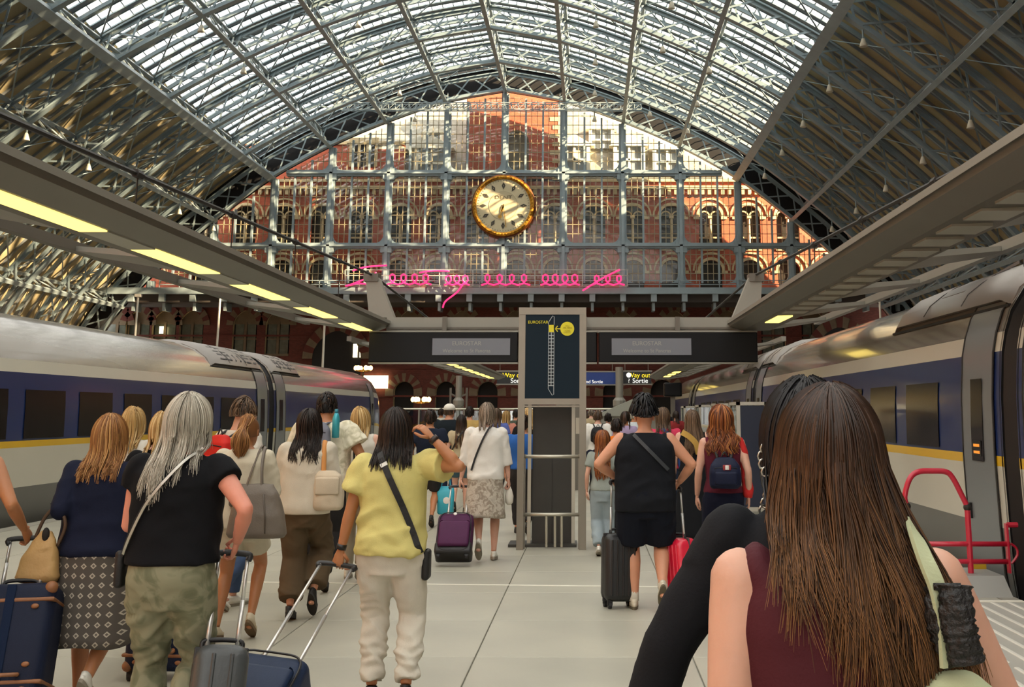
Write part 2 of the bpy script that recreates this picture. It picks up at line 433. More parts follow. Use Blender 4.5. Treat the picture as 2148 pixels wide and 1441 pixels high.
# raised grooved ramp at the right-hand door
mb = MB(); mb.b2((-46, -100, -1.3), (32, 66, -1.0)); struct(mb.build('floor_trackbed', m_ballast), 'dark ballast trackbed between the platforms')
m_side = mat('side_wall_brick', '#b4623c', .85, noise=(.5, .35))
def arch_wall(mb, rv, x0, x1, z0, z1, Y, ops, dep=.5, n=10, pointed=0.):
    """wall face in the xz plane at Y with arched holes; rv collects the reveals. ops = (cx, w, sill, spring)"""
    xs = x0
    for cx, w, zs, sp in ops:
        l, r = cx - w / 2, cx + w / 2
        if l > xs: mb.add([(xs, Y, z0), (l, Y, z0), (l, Y, z1), (xs, Y, z1)], [(0, 1, 2, 3)])
        if zs > z0: mb.add([(l, Y, z0), (r, Y, z0), (r, Y, zs), (l, Y, zs)], [(0, 1, 2, 3)])
        arc = arch_pts(cx, w, sp, n, pointed)
        for a, b in zip(arc[:-1], arc[1:]):
            mb.add([(a[0], Y, a[1]), (b[0], Y, b[1]), (b[0], Y, z1), (a[0], Y, z1)], [(0, 1, 2, 3)])
        out = [(l, zs)] + arc + [(r, zs)]
        for a, b in zip(out, out[1:] + out[:1]):
            rv.add([(a[0], Y, a[1]), (b[0], Y, b[1]), (b[0], Y + dep, b[1]), (a[0], Y + dep, a[1])], [(0, 1, 2, 3)])
        xs = r
    if xs < x1: mb.add([(xs, Y, z0), (x1, Y, z0), (x1, Y, z1), (xs, Y, z1)], [(0, 1, 2, 3)])
def arch_pts(cx, w, sp, n=10, pointed=0.):
    out = []
    for k in range(n + 1):
        a = PI - PI * k / n
        out.append((cx + w / 2 * math.cos(a), sp + w / 2 * math.sin(a) * (1 + pointed * (1 - abs(math.cos(a))))))
    return out
def voussoirs(cx, w, sp, Y, t, n, m1, m2, parent, pointed=0., proud=.12):
    for q, mm in ((0, m1), (1, m2)):
        mb = MB(); a_, b_ = arch_pts(cx, w, sp, n, pointed), arch_pts(cx, w + 2 * t, sp, n, pointed)
        for k in range(q, n, 2):
            A = [a_[k], a_[k + 1], b_[k + 1], b_[k]]
            mb.prism(A, Y - proud - .02 * q, Y + .05)
        mb.build('voussoir_ring', mm, parent)
for side, xw in (('left', XC - 37.6), ('right', XC + 37.6)):
    mb, rv = MB(), MB(); ops = [(y, 3.6, 1.0, 4.6) for y in np.arange(2, 104, 4.47)]
    arch_wall(mb, rv, -100, 106, -1, 8.2, 0, ops, .7)
    s_ = 1 if side == 'left' else -1
    def turn(b):
        b.v = [(xw - s_ * p[1], p[0], p[2]) for p in b.v]; return b
    w_ = struct(turn(mb).build('wall_' + side, m_side)); turn(rv).build('reveal', m_stone, w_)
    bk = MB(); bk.b2((xw - s_ * .7, -100, -1), (xw - s_ * .9, 106, 8.2)); bk.build('niche_back', m_brick_dk, w_)
    rg = MB()
    for y in np.arange(2, 104, 4.47):
        rg.v += [(xw + s_ * .12, p[0], p[1]) for p in []]
        pts = [(xw + s_ * .2, y + 2.23 + 1.0 * math.cos(a), 5.9 + 1.0 * math.sin(a)) for a in np.linspace(0, 2 * PI, 17)]
        rg.tube(pts, .16, 6)
        rg.tube([(xw + s_ * .2, y + 2.23 + .5 * math.cos(a), 5.9 + .5 * math.sin(a)) for a in np.linspace(0, 2 * PI, 13)], .08, 6)
        rg.b2((xw, y + 2.0, -1), (xw + s_ * .35, y + 2.46, 4.4))
    rg.build('iron_medallion', m_steel, w_)
mb = MB(); mb.prism([(XC + x, z) for x, z in [(-36.5, 7.0)] + [q for q in SKIN if q[1] > 7] + [(36.5, 7.0)]], -100.3, -100)
struct(recalc(mb.build('wall_back', m_side)), 'unseen gable added behind the camera to cut light from the open end')  # unseen wall, added to hold back light from the open shed end
# ================================================================ END SCREEN
m_glass = glass_mat('window_glass', (.92, .94, .93), .10, .03)
m_bluegrey = mat('screen_paint', '#8fa0a7', .5, .1, noise=(.8, .15))
m_bar = mat('glazing_bar_paint', '#a59a7c', .5, .1, noise=(1.0, .2))
window_1 = bpy.data.objects.new('window_1', None); C.objects.link(window_1); struct(window_1, 'giant arched iron and glass end screen of the shed')
IN_ = arc_off(-.25)
def zarch(x):
    r = x - XC
    for i in range(NA - 1):
        a, b = IN_[i], IN_[i + 1]
        if a[0] <= r <= b[0]: return a[1] + (b[1] - a[1]) * (r - a[0]) / (b[0] - a[0] + 1e-9)
    return 0
Z0, Z1, Z2 = 12.25, 16.08, 22.64
COLS = [XC + d for d in (-36.2, -31.0, -25.75, -20.55, -15.5, -10.35, -5.2, 0, 5.3, 10.6, 15.75, 20.9, 25.5, 30.0, 34.2)]
for x in COLS:
    zt = zarch(x) + .15
    if zt < Z0 + .5: continue
    mb = MB(); mb.b2((x - .32, DW - .25, Z0), (x + .32, DW + .25, zt)); mb.b2((x - .14, DW - .5, Z0), (x + .14, DW - .25, zt))
    for z in (Z1, Z2):
        if z < zt: mb.b2((x - .5, DW - .4, z - .62), (x + .5, DW + .27, z + .4))
    mb.build('column', m_bluegrey, window_1)
def half_at(z):
    r = 0
    while r < 38 and zarch(XC + r) > z: r += .1
    return r
for z, h in ((Z1, .5), (Z2, .55)):
    mb = MB(); w = half_at(z); mb.b2((XC - w, DW - .32, z - h / 2), (XC + w, DW + .32, z + h / 2)); mb.b2((XC - w, DW - .5, z - .08), (XC + w, DW - .3, z + .08))
    mb.build('transom', m_bluegrey, window_1)
TIERS = [(Z0 + .55, Z1 - .25), (Z1 + .25, Z2 - .27), (Z2 + .27, 31)]
gb = MB(); gus = MB()
for ci in range(len(COLS) - 1):
    xa, xb = COLS[ci] + .32, COLS[ci + 1] - .32
    for ti, (za, zb) in enumerate(TIERS):
        if max(zarch(xa), zarch(xb)) < za + .3: continue
        # rounded corner gussets
        for xx, sx in ((xa, 1), (xb, -1)):
            for zz, sz in ((za, 1), (zb, -1)):
                if zz > zarch(xx) - .4: continue
                R = .75; pts = [(xx, zz)] + [(xx + sx * (R - R * math.sin(a)), zz + sz * (R - R * math.cos(a))) for a in np.linspace(0, PI / 2, 6)]
                gus.prism(pts, DW - .12, DW + .12)
        for k in range(3):
            a, b = xa + (xb - xa) * k / 3, xa + (xb - xa) * (k + 1) / 3
            ta, tb = min(zb, zarch(a)), min(zb, zarch(b))
            if max(ta, tb) < za + .2: continue
            ta, tb = max(ta, za), max(tb, za)
            mb = MB(); mb.add([(a, DW + .02, za), (b, DW + .02, za), (b, DW + .02, tb), (a, DW + .02, ta)], [(0, 1, 2, 3)])
            mb.build('pane', m_glass, window_1)
            if k: 
                q = MB(); q.b2((a - .085, DW - .14, za), (a + .085, DW + .14, ta)); q.build('mullion', m_bluegrey, window_1)
            for v in (1, 2):
                x = a + (b - a) * v / 3; t = min(zb, zarch(x))
                if t > za: gb.b2((x - .026, DW - .05, za), (x + .026, DW + .05, t))
            z = za + .84
            while z < max(ta, tb):
                l, r = a, b
                if z > ta and tb > ta: l = a + (b - a) * (z - ta) / (tb - ta)
                if z > tb and ta > tb: r = a + (b - a) * (ta - z) / (ta - tb)
                if r > l: gb.b2((l, DW - .05, z - .026), (r, DW + .05, z + .026))
                z += .84
o = gb.build('glazing_bars', m_bar, window_1); o['kind'] = 'stuff'
gus.build('gusset', m_bluegrey, window_1)
# dark closed gable behind the end rib
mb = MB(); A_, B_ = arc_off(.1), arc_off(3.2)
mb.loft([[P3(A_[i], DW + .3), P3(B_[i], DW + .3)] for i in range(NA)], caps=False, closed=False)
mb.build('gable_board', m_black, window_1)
# gallery girder and brackets
mb = MB(); mb.b2((XC - 37, DW - 1.1, Z0 - .5), (XC + 37, DW - .6, Z0 + .05)); mb.b2((XC - 37, DW - 1.1, Z0 - .12), (XC + 37, DW + 3.5, Z0 + .0)); mb.build('gallery_girder', m_bluegrey, window_1)
for k in range(27):
    x = XC - 35 + 2.68 * k; mb = MB(); mb.b2((x - .25, DW - 1.0, Z0 - 1.15), (x + .25, DW - .2, Z0 - .45)); mb.b2((x - .12, DW - .3, Z0 - 1.9), (x + .12, DW + 1.4, Z0 - .4))
    mb.build('bracket', m_steel_lt, window_1)
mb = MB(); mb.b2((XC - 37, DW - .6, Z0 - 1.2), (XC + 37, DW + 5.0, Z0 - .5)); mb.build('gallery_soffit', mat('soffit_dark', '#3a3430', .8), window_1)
mb = MB()
for z in (Z0 + .35, Z0 + .7): mb.b2((XC - 30, DW - .75, z - .03), (XC + 32, DW - .69, z + .03))
for x in np.arange(XC - 30, XC + 32, 1.75): mb.b2((x - .03, DW - .75, Z0), (x + .03, DW - .69, Z0 + .73))
mb.build('gallery_rail', m_steel_lt, window_1)
# maintenance gantry slung across the crown
mb = MB(); ga, gz = atY(716, 224, DW - 2.2), atY(1345, 224, DW - 2.2)
for z in (-.3, .3):
    for y in (-.3, .3): mb.bar((ga.x, DW - 2.2 + y, ga.z + z), (gz.x, DW - 2.2 + y, ga.z + z), .09)
n = 44
for k in range(n + 1):
    x = ga.x + (gz.x - ga.x) * k / n
    for y in (-.3, .3):
        mb.bar((x, DW - 2.2 + y, ga.z - .3), (x, DW - 2.2 + y, ga.z + .3), .06)
        if k < n: mb.bar((x, DW - 2.2 + y, ga.z - .3), (x + (gz.x - ga.x) / n, DW - 2.2 + y, ga.z + .3), .045)
for x in (ga.x + 4, XC - 5, XC, XC + 5, gz.x - 4): mb.bar((x, DW - 2.2, ga.z + .3), (x, DW - 2.2, min(zarch(x) + .6, 31)), .06)
mb.build('gantry', m_steel_lt, window_1)
# ================================================================ CLOCK
ck = atY(1056, 432, DW - .7)
clock = thing('station_clock', 'huge round gilt-rimmed cream station clock hung on the end screen', 'clock', ck)
m_gold = mat('gilding', '#c9932e', .35, .75, noise=(4, .45), col2='#7b4f12', bump=(6, .6))
m_goldrim = mat('dark_gilt', '#6b3a12', .4, .6, noise=(3, .3))
m_face = mat('clock_face', '#c9bf9c', .5, noise=(.8, .06))
m_face2 = mat('clock_centre', '#bfb492', .5, noise=(.8, .06))
m_ink = mat('dial_ink', '#3d3a30', .6)
R_ = 2.82
def ylathe(prof, m, name, n=64, parent=clock): 
    mb = MB(); mb.lathe(prof, n, 'y'); return recalc(mb.build(name, m, parent, 'auto'))
ylathe([(.2, .55), (R_ + .0, .5), (R_ + .02, -.1), (R_ - .1, -.22), (R_ - .2, -.12), (.2, -.1)], m_goldrim, 'case')
ylathe([(R_ - .16, -.1), (R_ - .1, -.25), (R_ - .25, -.33), (R_ - .42, -.25), (R_ - .45, -.1)], m_gold, 'rim')
rim = MB()
for k in range(60):
    a = 2 * PI * k / 60; rim.ell(((R_ - .26) * math.cos(a), -.30, (R_ - .26) * math.sin(a)), (.09, .07, .09), 6, 4)
rim.build('rim_beading', m_gold, clock, True)
ylathe([(.01, -.14), (R_ - .44, -.14), (R_ - .44, -.05), (.01, -.05)], m_face, 'dial')
ylathe([(.01, -.155), (1.27, -.155), (1.27, -.1), (.01, -.1)], m_face2, 'dial_centre')
mb = MB(); mb.tube([(1.27 * math.cos(a), -.15, 1.27 * math.sin(a)) for a in np.linspace(0, 2 * PI, 49)], .018, 5); mb.build('centre_ring', mat('ring_grey', '#a39a7c', .6), clock)
for k in range(12):
    a = 2 * PI * k / 12; u = Vector((math.sin(a), 0, math.cos(a))); v = Vector((math.cos(a), 0, -math.sin(a))); mb = MB()
    for (h, w, y, inner) in ((.33, .165, -.175, 0),):
        c_ = u * 1.8
        pts = [c_ + u * h, c_ + v * w, c_ - u * h, c_ - v * w]; ins = [c_ + u * h * .22, c_ + v * w * .22, c_ - u * h * .22, c_ - v * w * .22]
        P_ = [Vector((p.x, y, p.z)) for p in pts + ins]
        mb.add(P_, [(0, 1, 5, 4), (1, 2, 6, 5), (2, 3, 7, 6), (3, 0, 4, 7)])
    mb.build('hour_mark', m_ink, clock)
mb = MB()
for k in range(60):
    a = 2 * PI * k / 60; u = Vector((math.sin(a), 0, math.cos(a))); mb.bar(u * 2.2 + Vector((0, -.15, 0)), u * 2.3 + Vector((0, -.15, 0)), .035, .02, up=(0, 1, 0))
mb.build('minute_marks', m_ink, clock)
m_hand = mat('clock_hand', '#b58f42', .4, .5)
def hand(ang, L, w, name):
    a = math.radians(ang); u = Vector((math.sin(a), 0, math.cos(a))); mb = MB(); y = Vector((0, -.22, 0))
    mb.bar(u * -.12 + y, u * L * .98 + y, w, .03, up=(0, 1, 0))
    if name == 'hour_hand': mb.lathe([(.01, -.24), (.17, -.24), (.17, -.2), (.01, -.2)], 16, 'y', u * (L - .1)); mb.bar(u * .05 + y, u * .55 + y, .2, .03, up=(0, 1, 0))
    mb.build(name, m_hand, clock)
hand(196, 1.12, .09, 'hour_hand'); hand(172, 2.0, .07, 'minute_hand')
text('lettering', 'DENT', .44, mat('dial_grey', '#5a523c', .6), clock, (0, -.175, .74), sx=1.35)
# ================================================================ NEON LINE SIGN (plain strokes)
neon = thing('neon_sign', 'hot pink neon scribble on a white tube frame below the clock', 'neon sign', atY(1020, 605, DW - 1.6))
m_neon = mat('pink_neon', '#ff2862', .4, emit=1.0)
m_nframe = mat('neon_frame', '#b9bab2', .5)
O_ = neon.location
def N_(x, y): return atY(x, y, DW - 1.6) - O_
mb = MB(); 
for y in (566, 578, 600): mb.bar(N_(724, y), N_(1318, y), .07)
for x in (724, 775, 850, 922, 992, 1060, 1122, 1168, 1222, 1316): mb.bar(N_(x, 566), N_(x, 600), .07)
mb.build('frame', m_nframe, neon)
# generic pen-like loops: six groups of plain waves, no words
def waves(x0, x1, yb, amp, n, lean=.5):
    out = []
    for k in range(n * 8 + 1):
        t = k / (n * 8); ph = 2 * PI * n * t
        out.append((x0 + (x1 - x0) * t + lean * amp * math.sin(ph), yb - amp * .5 * (1 - math.cos(ph))))
    return out
strokes = [waves(812, 905, 597, 22, 4), waves(932, 985, 598, 20, 3), waves(1010, 1112, 598, 22, 4), waves(1134, 1216, 598, 22, 4), waves(1240, 1310, 598, 20, 3),
           [(728, 600), (770, 584), (790, 572)], [(740, 568), (770, 560), (812, 557)], [(725, 600), (750, 595), (772, 596)], [(975, 590), (960, 612), (935, 632), (929, 646)], [(1300, 566), (1262, 585), (1222, 610)], [(880, 572), (912, 568), (943, 569)]]
for s_ in strokes:
    mb = MB(); p = [N_(*q) + Vector((0, -.1, 0)) for q in s_]
    if len(p) < 6: p = spline(p, 5)
    mb.tube(p, .075, 6); mb.build('neon_tube', m_neon, neon, True)
# ================================================================ HOTEL BEYOND THE SCREEN
YH = DW + 3.6
hotel = thing('hotel_building', 'red brick gothic hotel seen through the end screen with cream arches', 'building', (XC, YH, 0))
def H_(x, y): return atY(x, y, YH)
m_hglass = mat('hotel_window', '#3a3632', .15, .0, noise=(1, .2)); m_slate = mat('slate', '#8b8677', .6, noise=(2.5, .3), bump=(10, .3)); m_dorm = mat('dormer_white', '#d8d2bf', .6)
def hpart(mb, name, m):
    mb.v = [(p[0] - XC, p[1] - YH, p[2]) for p in mb.v]; return mb.build(name, m, hotel)
PW = 81 * YH / 2500 * 1.015
zA0, zA1, zA2 = 16.4, 19.3, 22.0          # upper row: sill, spring, cornice
zB0, zB1 = 11.5, 14.3
mb, rv = MB(), MB()
cxs = [H_(1490, 470).x + PW * k for k in range(-13, 5)]
arch_wall(mb, rv, XC - 37, XC + 37, zA0 - .4, zA2 + .6, YH, [(x, 2.1, zA0, zA1) for x in cxs], .55)
arch_wall(mb, rv, XC - 37, XC + 37, 11.2, zA0 - .4, YH, [(x, 2.0, zB0, zB1) for x in cxs], .55)
mb.b2((XC - 37, YH + .56, 11.2), (XC + 37, YH + .7, zA2 + .6)); mb.b2((XC - 37, YH + 2.4, -.02), (XC + 37, YH + 2.8, zA2))
hpart(mb, 'wall', m_brick); hpart(rv, 'window_reveal', m_brick)
for x in cxs:
    for z0, z1, w in ((zA0, zA1, 2.1), (zB0, zB1, 2.0)):
        g = MB(); g.prism([(x - w / 2, z0)] + arch_pts(x, w, z1) + [(x + w / 2, z0)], YH + .45, YH + .5); hpart(g, 'window', m_hglass)
        v = MB(); a_, b_ = arch_pts(x, w, z1, 12), arch_pts(x, w + .5, z1, 12)
        for k in range(12): v.prism([a_[k], a_[k + 1], b_[k + 1], b_[k]], YH - .1, YH + .05)
        hm = MB(); a_, b_ = arch_pts(x, w + 1.1, z1, 12), arch_pts(x, w + 1.4, z1, 12)
        for k in range(12): hm.prism([a_[k], a_[k + 1], b_[k + 1], b_[k]], YH - .14, YH + .05)
        hpart(hm, 'hood_mould', m_stone)
        v.b2((x - w / 2 - .5, YH - .12, z1 - .25), (x - w / 2 + .05, YH + .05, z1)); v.b2((x + w / 2 - .05, YH - .12, z1 - .25), (x + w / 2 + .5, YH + .05, z1))
        sl_ = MB(); sl_.b2((x - w / 2 - .1, YH - .12, z0 - .25), (x + w / 2 + .1, YH + .3, z0)); hpart(sl_, 'sill', m_stone)
        hpart(v, 'stone_arch', m_stone)
        c = MB()
        if z0 == zA0:
            c.tube([(x, YH + .12, z0), (x, YH + .12, z1 - .1)], .12, 8); c.box((x, YH + .12, z1), (.4, .4, .3))
            for s_ in (-1, 1):
                p = arch_pts(x + s_ * w / 4, w / 2, z1 + .05, 6); q = arch_pts(x + s_ * w / 4, w / 2 - .25, z1 + .05, 6)
                for k in range(6): c.prism([q[k], q[k + 1], p[k + 1], p[k]], YH + .05, YH + .25)
            c.b2((x - w / 2, YH + .2, z0 + .9), (x + w / 2, YH + .3, z0 + 1.05))
            hpart(c, 'colonnette', m_stone)
c = MB(); c.b2((XC - 37, YH - .35, zA2 - .15), (XC + 37, YH, zA2 + .15)); c.b2((XC - 37, YH - .25, zA2 + .55), (XC + 37, YH, zA2 + .8)); c.b2((XC - 37, YH - .12, zA1 - .3), (XC - 37 + .1, YH, zA1))
for x in np.arange(XC - 36, XC + 36, .62): c.b2((x, YH - .28, zA2 - .65), (x + .3, YH, zA2 - .15))
hpart(c, 'cornice', m_stone)
# roofs above the cornice
zc = zA2 + .7
s1 = MB(); s1.add([(H_(690, 0).x, YH + .1, zc), (H_(985, 0).x, YH + .1, zc), (H_(985, 0).x, YH + 5, zc + 11), (H_(690, 0).x, YH + 5, zc + 11)], [(0, 1, 2, 3)])
s1.add([(H_(1170, 0).x, YH + .1, zc), (XC + 37, YH + .1, zc), (XC + 37, YH + 5, zc + 11), (H_(1170, 0).x, YH + 5, zc + 11)], [(0, 1, 2, 3)])
hpart(s1, 'slate_roof', m_slate)
s1 = MB(); s1.b2((XC - 37, YH, zc - .2), (H_(860, 0).x, YH + .4, zc + 3.6)); hpart(s1, 'parapet_wall', m_brick)
s1 = MB(); s1.b2((XC - 37, YH - .15, zc + 3.4), (H_(860, 0).x, YH + .4, zc + 3.7)); hpart(s1, 'parapet_coping', m_stone)
for xa, xb in ((735, 790),):
    A, B = H_(xa, 350), H_(xb, 300); w = MB(); w.b2((A.x, YH - .05, A.z), (B.x, YH + .1, B.z)); hpart(w, 'window', m_hglass)
    f = MB()
    for x in np.linspace(A.x, B.x, 4): f.b2((x - .14, YH - .12, A.z), (x + .14, YH, B.z))
    f.b2((A.x - .2, YH - .12, B.z), (B.x + .2, YH, B.z + .5)); hpart(f, 'window_surround', m_stone)
# brick gable with a tall arched opening
gx0, gx1 = H_(985, 0).x, H_(1172, 0).x; gc = H_(1088, 0).x
mb, rv = MB(), MB(); arch_wall(mb, rv, gx0, gx1, zc - .2, zc + 9.0, YH - .25, [(gc, 2.3, zc + .2, zc + 3.6)], .7)
mb.b2((gx0, YH + .4, zc), (gx1, YH + .8, zc + 9)); mb.b2((gx0, YH - .25, zc), (gx0 + .05, YH + .5, zc + 9)); mb.b2((gx1 - .05, YH - .25, zc), (gx1, YH + .5, zc + 9))
hpart(mb, 'gable', m_brick); hpart(rv, 'gable_reveal', m_stone)
g = MB(); g.prism([(gc - 1.15, zc + .2)] + arch_pts(gc, 2.3, zc + 3.6) + [(gc + 1.15, zc + .2)], YH + .3, YH + .35); hpart(g, 'window', mat('gable_window', '#6f6858', .3))
g = MB()
for k in range(8): g.b2((gx1 - .5 - .25 * (k % 2), YH - .3, zc + k * .8), (gx1 + .15, YH - .2, zc + k * .8 + .4))
hpart(g, 'quoin', m_stone)
for px, py, s_ in ((812, 338, 1), (905, 338, 1.1), (905, 288, .6), (1205, 330, 1.0), (1320, 330, 1.0), (1262, 285, .8), (1400, 335, .9)):
    d = H_(px, py); dm = MB(); w, h = 1.5 * s_, 2.3 * s_; yo = YH + .15 + max(0, (d.z - zc - 1)) * .4
    dm.b2((d.x - w, yo - .4, d.z - h * .5), (d.x - w * .75, yo + 2.5, d.z + h * .5)); dm.b2((d.x + w * .75, yo - .4, d.z - h * .5), (d.x + w, yo + 2.5, d.z + h * .5))
    dm.b2((d.x - .1, yo - .35, d.z - h * .5), (d.x + .1, yo, d.z + h * .5)); dm.b2((d.x - w, yo - .35, d.z - h * .1), (d.x + w, yo, d.z - h * .02))
    dm.prism([(d.x - w * 1.25, d.z + h * .5), (d.x + w * 1.25, d.z + h * .5), (d.x, d.z + h * .5 + w * .75)], yo - .5, yo + 2.5)
    hpart(dm, 'dormer', m_dorm)
    gl_ = MB(); gl_.b2((d.x - w * .75, yo - .15, d.z - h * .5), (d.x + w * .75, yo - .1, d.z + h * .5)); hpart(gl_, 'dormer_glass', mat('dormer_pane', '#8d949a', .2))
# ================================================================ LOWER BRICK WALL UNDER THE GALLERY
YL = DW + 4.5
m_dark = mat('opening_shade', '#14110f', .8); m_lit = mat('lit_window', '#ffe9b0', .5, emit=2.5)  # near-black colour stands in for the unlit depth of the openings
def L_(x, y): return atY(x, y, YL)
mb, rv = MB(), MB()
lowA = [(873, 42), (955, 42), (1037, 42), (1119, 42), (1201, 42), (1283, 42), (1380, 50)]
ops = [(L_(740, 0).x, 4.4, 0.0, 6.4)] + [(L_(x, 0).x, w * YL / 2500, 0.05, L_(x, 822).z) for x, w in lowA] + [(L_(1730, 0).x, 4.6, 0, 6.6)]
arch_wall(mb, rv, XC - 38, XC + 38, 0, 5.6, YL, [o for o in ops if o[3] < 5], .8)
mb2, rv2 = MB(), MB()
wall_end = None
upx = [300, 343, 395, 449, 555, 620, 880, 985, 1090, 1195, 1300, 1405, 1510, 1600, 1680]
up = [(L_(x, 0).x, 2.2, L_(x, 742).z, L_(x, 682).z) for x in upx if not 690 < x < 790]
arch_wall(mb, rv, XC - 38, XC + 38, 5.6, Z0, YL, up, .5, pointed=.25)
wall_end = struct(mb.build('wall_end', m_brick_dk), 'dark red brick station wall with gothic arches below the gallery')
rv.build('reveal', m_stone, wall_end)
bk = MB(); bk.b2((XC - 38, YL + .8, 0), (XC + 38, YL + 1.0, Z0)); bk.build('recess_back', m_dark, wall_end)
m_vou = mat('voussoir_stone', '#6b5c47', .8, noise=(2, .2)); m_vou2 = mat('voussoir_brick', '#552419', .85)
for cx, w, zs, sp in ops[1:-1]:
    voussoirs(cx, w, sp, YL, .75, 13, m_vou, m_vou2, wall_end)
    pil = MB(); pil.b2((cx - w / 2 - .75, YL - .15, sp - .35), (cx - w / 2, YL, sp)); pil.b2((cx + w / 2, YL - .15, sp - .35), (cx + w / 2 + .75, YL, sp)); pil.build('impost', m_vou, wall_end)
for cx, w, zs, sp in up:
    voussoirs(cx, w, sp, YL, .6, 11, m_vou, m_vou2, wall_end, .25)
    wn = MB()
    for s_ in (-1, 1): wn.b2((cx + s_ * .55 - .38, YL + .3, zs), (cx + s_ * .55 + .38, YL + .36, sp + .1))
    wn.build('pane', mat('gothic_pane', '#5d6257', .2, noise=(2, .3)), wall_end)
    fr = MB(); fr.b2((cx - .12, YL + .2, zs), (cx + .12, YL + .4, sp + .3)); fr.b2((cx - 1.1, YL - .1, zs - .2), (cx + 1.1, YL + .3, zs)); fr.b2((cx - 1.05, YL + .25, (zs + sp) / 2), (cx + 1.05, YL + .4, (zs + sp) / 2 + .1)); 
    fr.prism(arch_pts(cx, 2.1, sp + .1, 10, .25), YL + .3, YL + .4)
    fr.build('window_frame', m_vou, wall_end)
for cx, w, zs, sp in (ops[0], ops[-1]):
    big = MB(); big.prism([(cx - w / 2, 0)] + arch_pts(cx, w, sp, 14, .15) + [(cx + w / 2, 0)], YL - .3, YL - .22); big.build('archway', m_dark, wall_end)  # flat sheet paints the dark depth of the great arch
    voussoirs(cx, w, sp, YL - .3, .9, 15, m_vou, m_vou2, wall_end, .15)
for x, y0, y1, w in ((743, 722, 750, 8), (757, 722, 750, 8), (770, 722, 750, 9), (338, 685, 700, 7)):
    a = L_(x, y0); b = L_(x + w, y1); lw = MB(); lw.b2((a.x, YL - .4, b.z), (b.x, YL - .33, a.z)); lw.build('lit_window', m_lit, wall_end)
lw = MB(); a, b = L_(762, 788), L_(815, 815); lw.b2((a.x, YL - .42, b.z), (b.x, YL - .36, a.z)); lw.build('lit_window', m_lit, wall_end)
st = MB()
for z in (5.5, 3.0, 1.2, 8.4): st.b2((XC - 38, YL - .1, z), (L_(690, 0).x, YL, z + .16)); st.b2((L_(800, 0).x, YL - .1, z), (L_(1670, 0).x, YL, z + .16))
st.build('string_course', m_vou2, wall_end)
# street-style lanterns and flag poles in front of the wall
m_pole = mat('pale_pole', '#c9c6b8', .45, .2); m_glow = mat('lantern_glow', '#ffc870', .5, emit=6)
for k, (px, py, Y) in enumerate(((883, 838, 92.), (762, 772, 98.))):
    p = atY(px, py, Y); t = thing('lantern', ['gilt multi-globe lantern glowing in front of the round arches', 'gilt lantern glowing inside the great dark archway'][k], 'lantern', (p.x, Y, 0))
    mb = MB(); mb.tube([(0, 0, 0), (0, 0, p.z - .25)], [.1, .06], 8); mb.build('post', mat('lamp_iron', '#2c2a26', .5), t)
    mb = MB()
    for q in range(6): a = 2 * PI * q / 6; mb.ell((.6 * math.cos(a), .6 * math.sin(a), p.z), (.17, .17, .2), 8, 6)
    mb.build('globe', m_glow, t, True)
    mb = MB(); mb.tube([(.6 * math.cos(a), .6 * math.sin(a), p.z - .2) for a in np.linspace(0, 2 * PI, 13)], .05, 6)
    for q in range(6): a = 2 * PI * q / 6; mb.tube([(0, 0, p.z - .3), (.6 * math.cos(a), .6 * math.sin(a), p.z - .2)], .04, 5)
    mb.build('bracket_ring', m_gold, t)
for k, (px, py) in enumerate(((290, 620), (462, 620), (681, 676), (1845, 628))):
    Y = 75.0; p = atY(px, py, Y); mb = MB(); mb.tube([(0, 0, -1.0), (0, 0, p.z)], .07, 8)
    t = thing('catenary_mast', ['thin pale mast rising behind the train left of the gothic windows', 'thin pale mast rising in front of the paired gothic windows', 'thin pale mast rising beside the great dark archway', 'thin pale mast rising behind the roof of the right-hand train'][k], 'mast', (p.x, Y, 0))
    mb.build('pole', m_pole, t); mb = MB(); mb.box((0, 0, p.z), (.35, .35, .18)); mb.build('cap', m_pole, t)
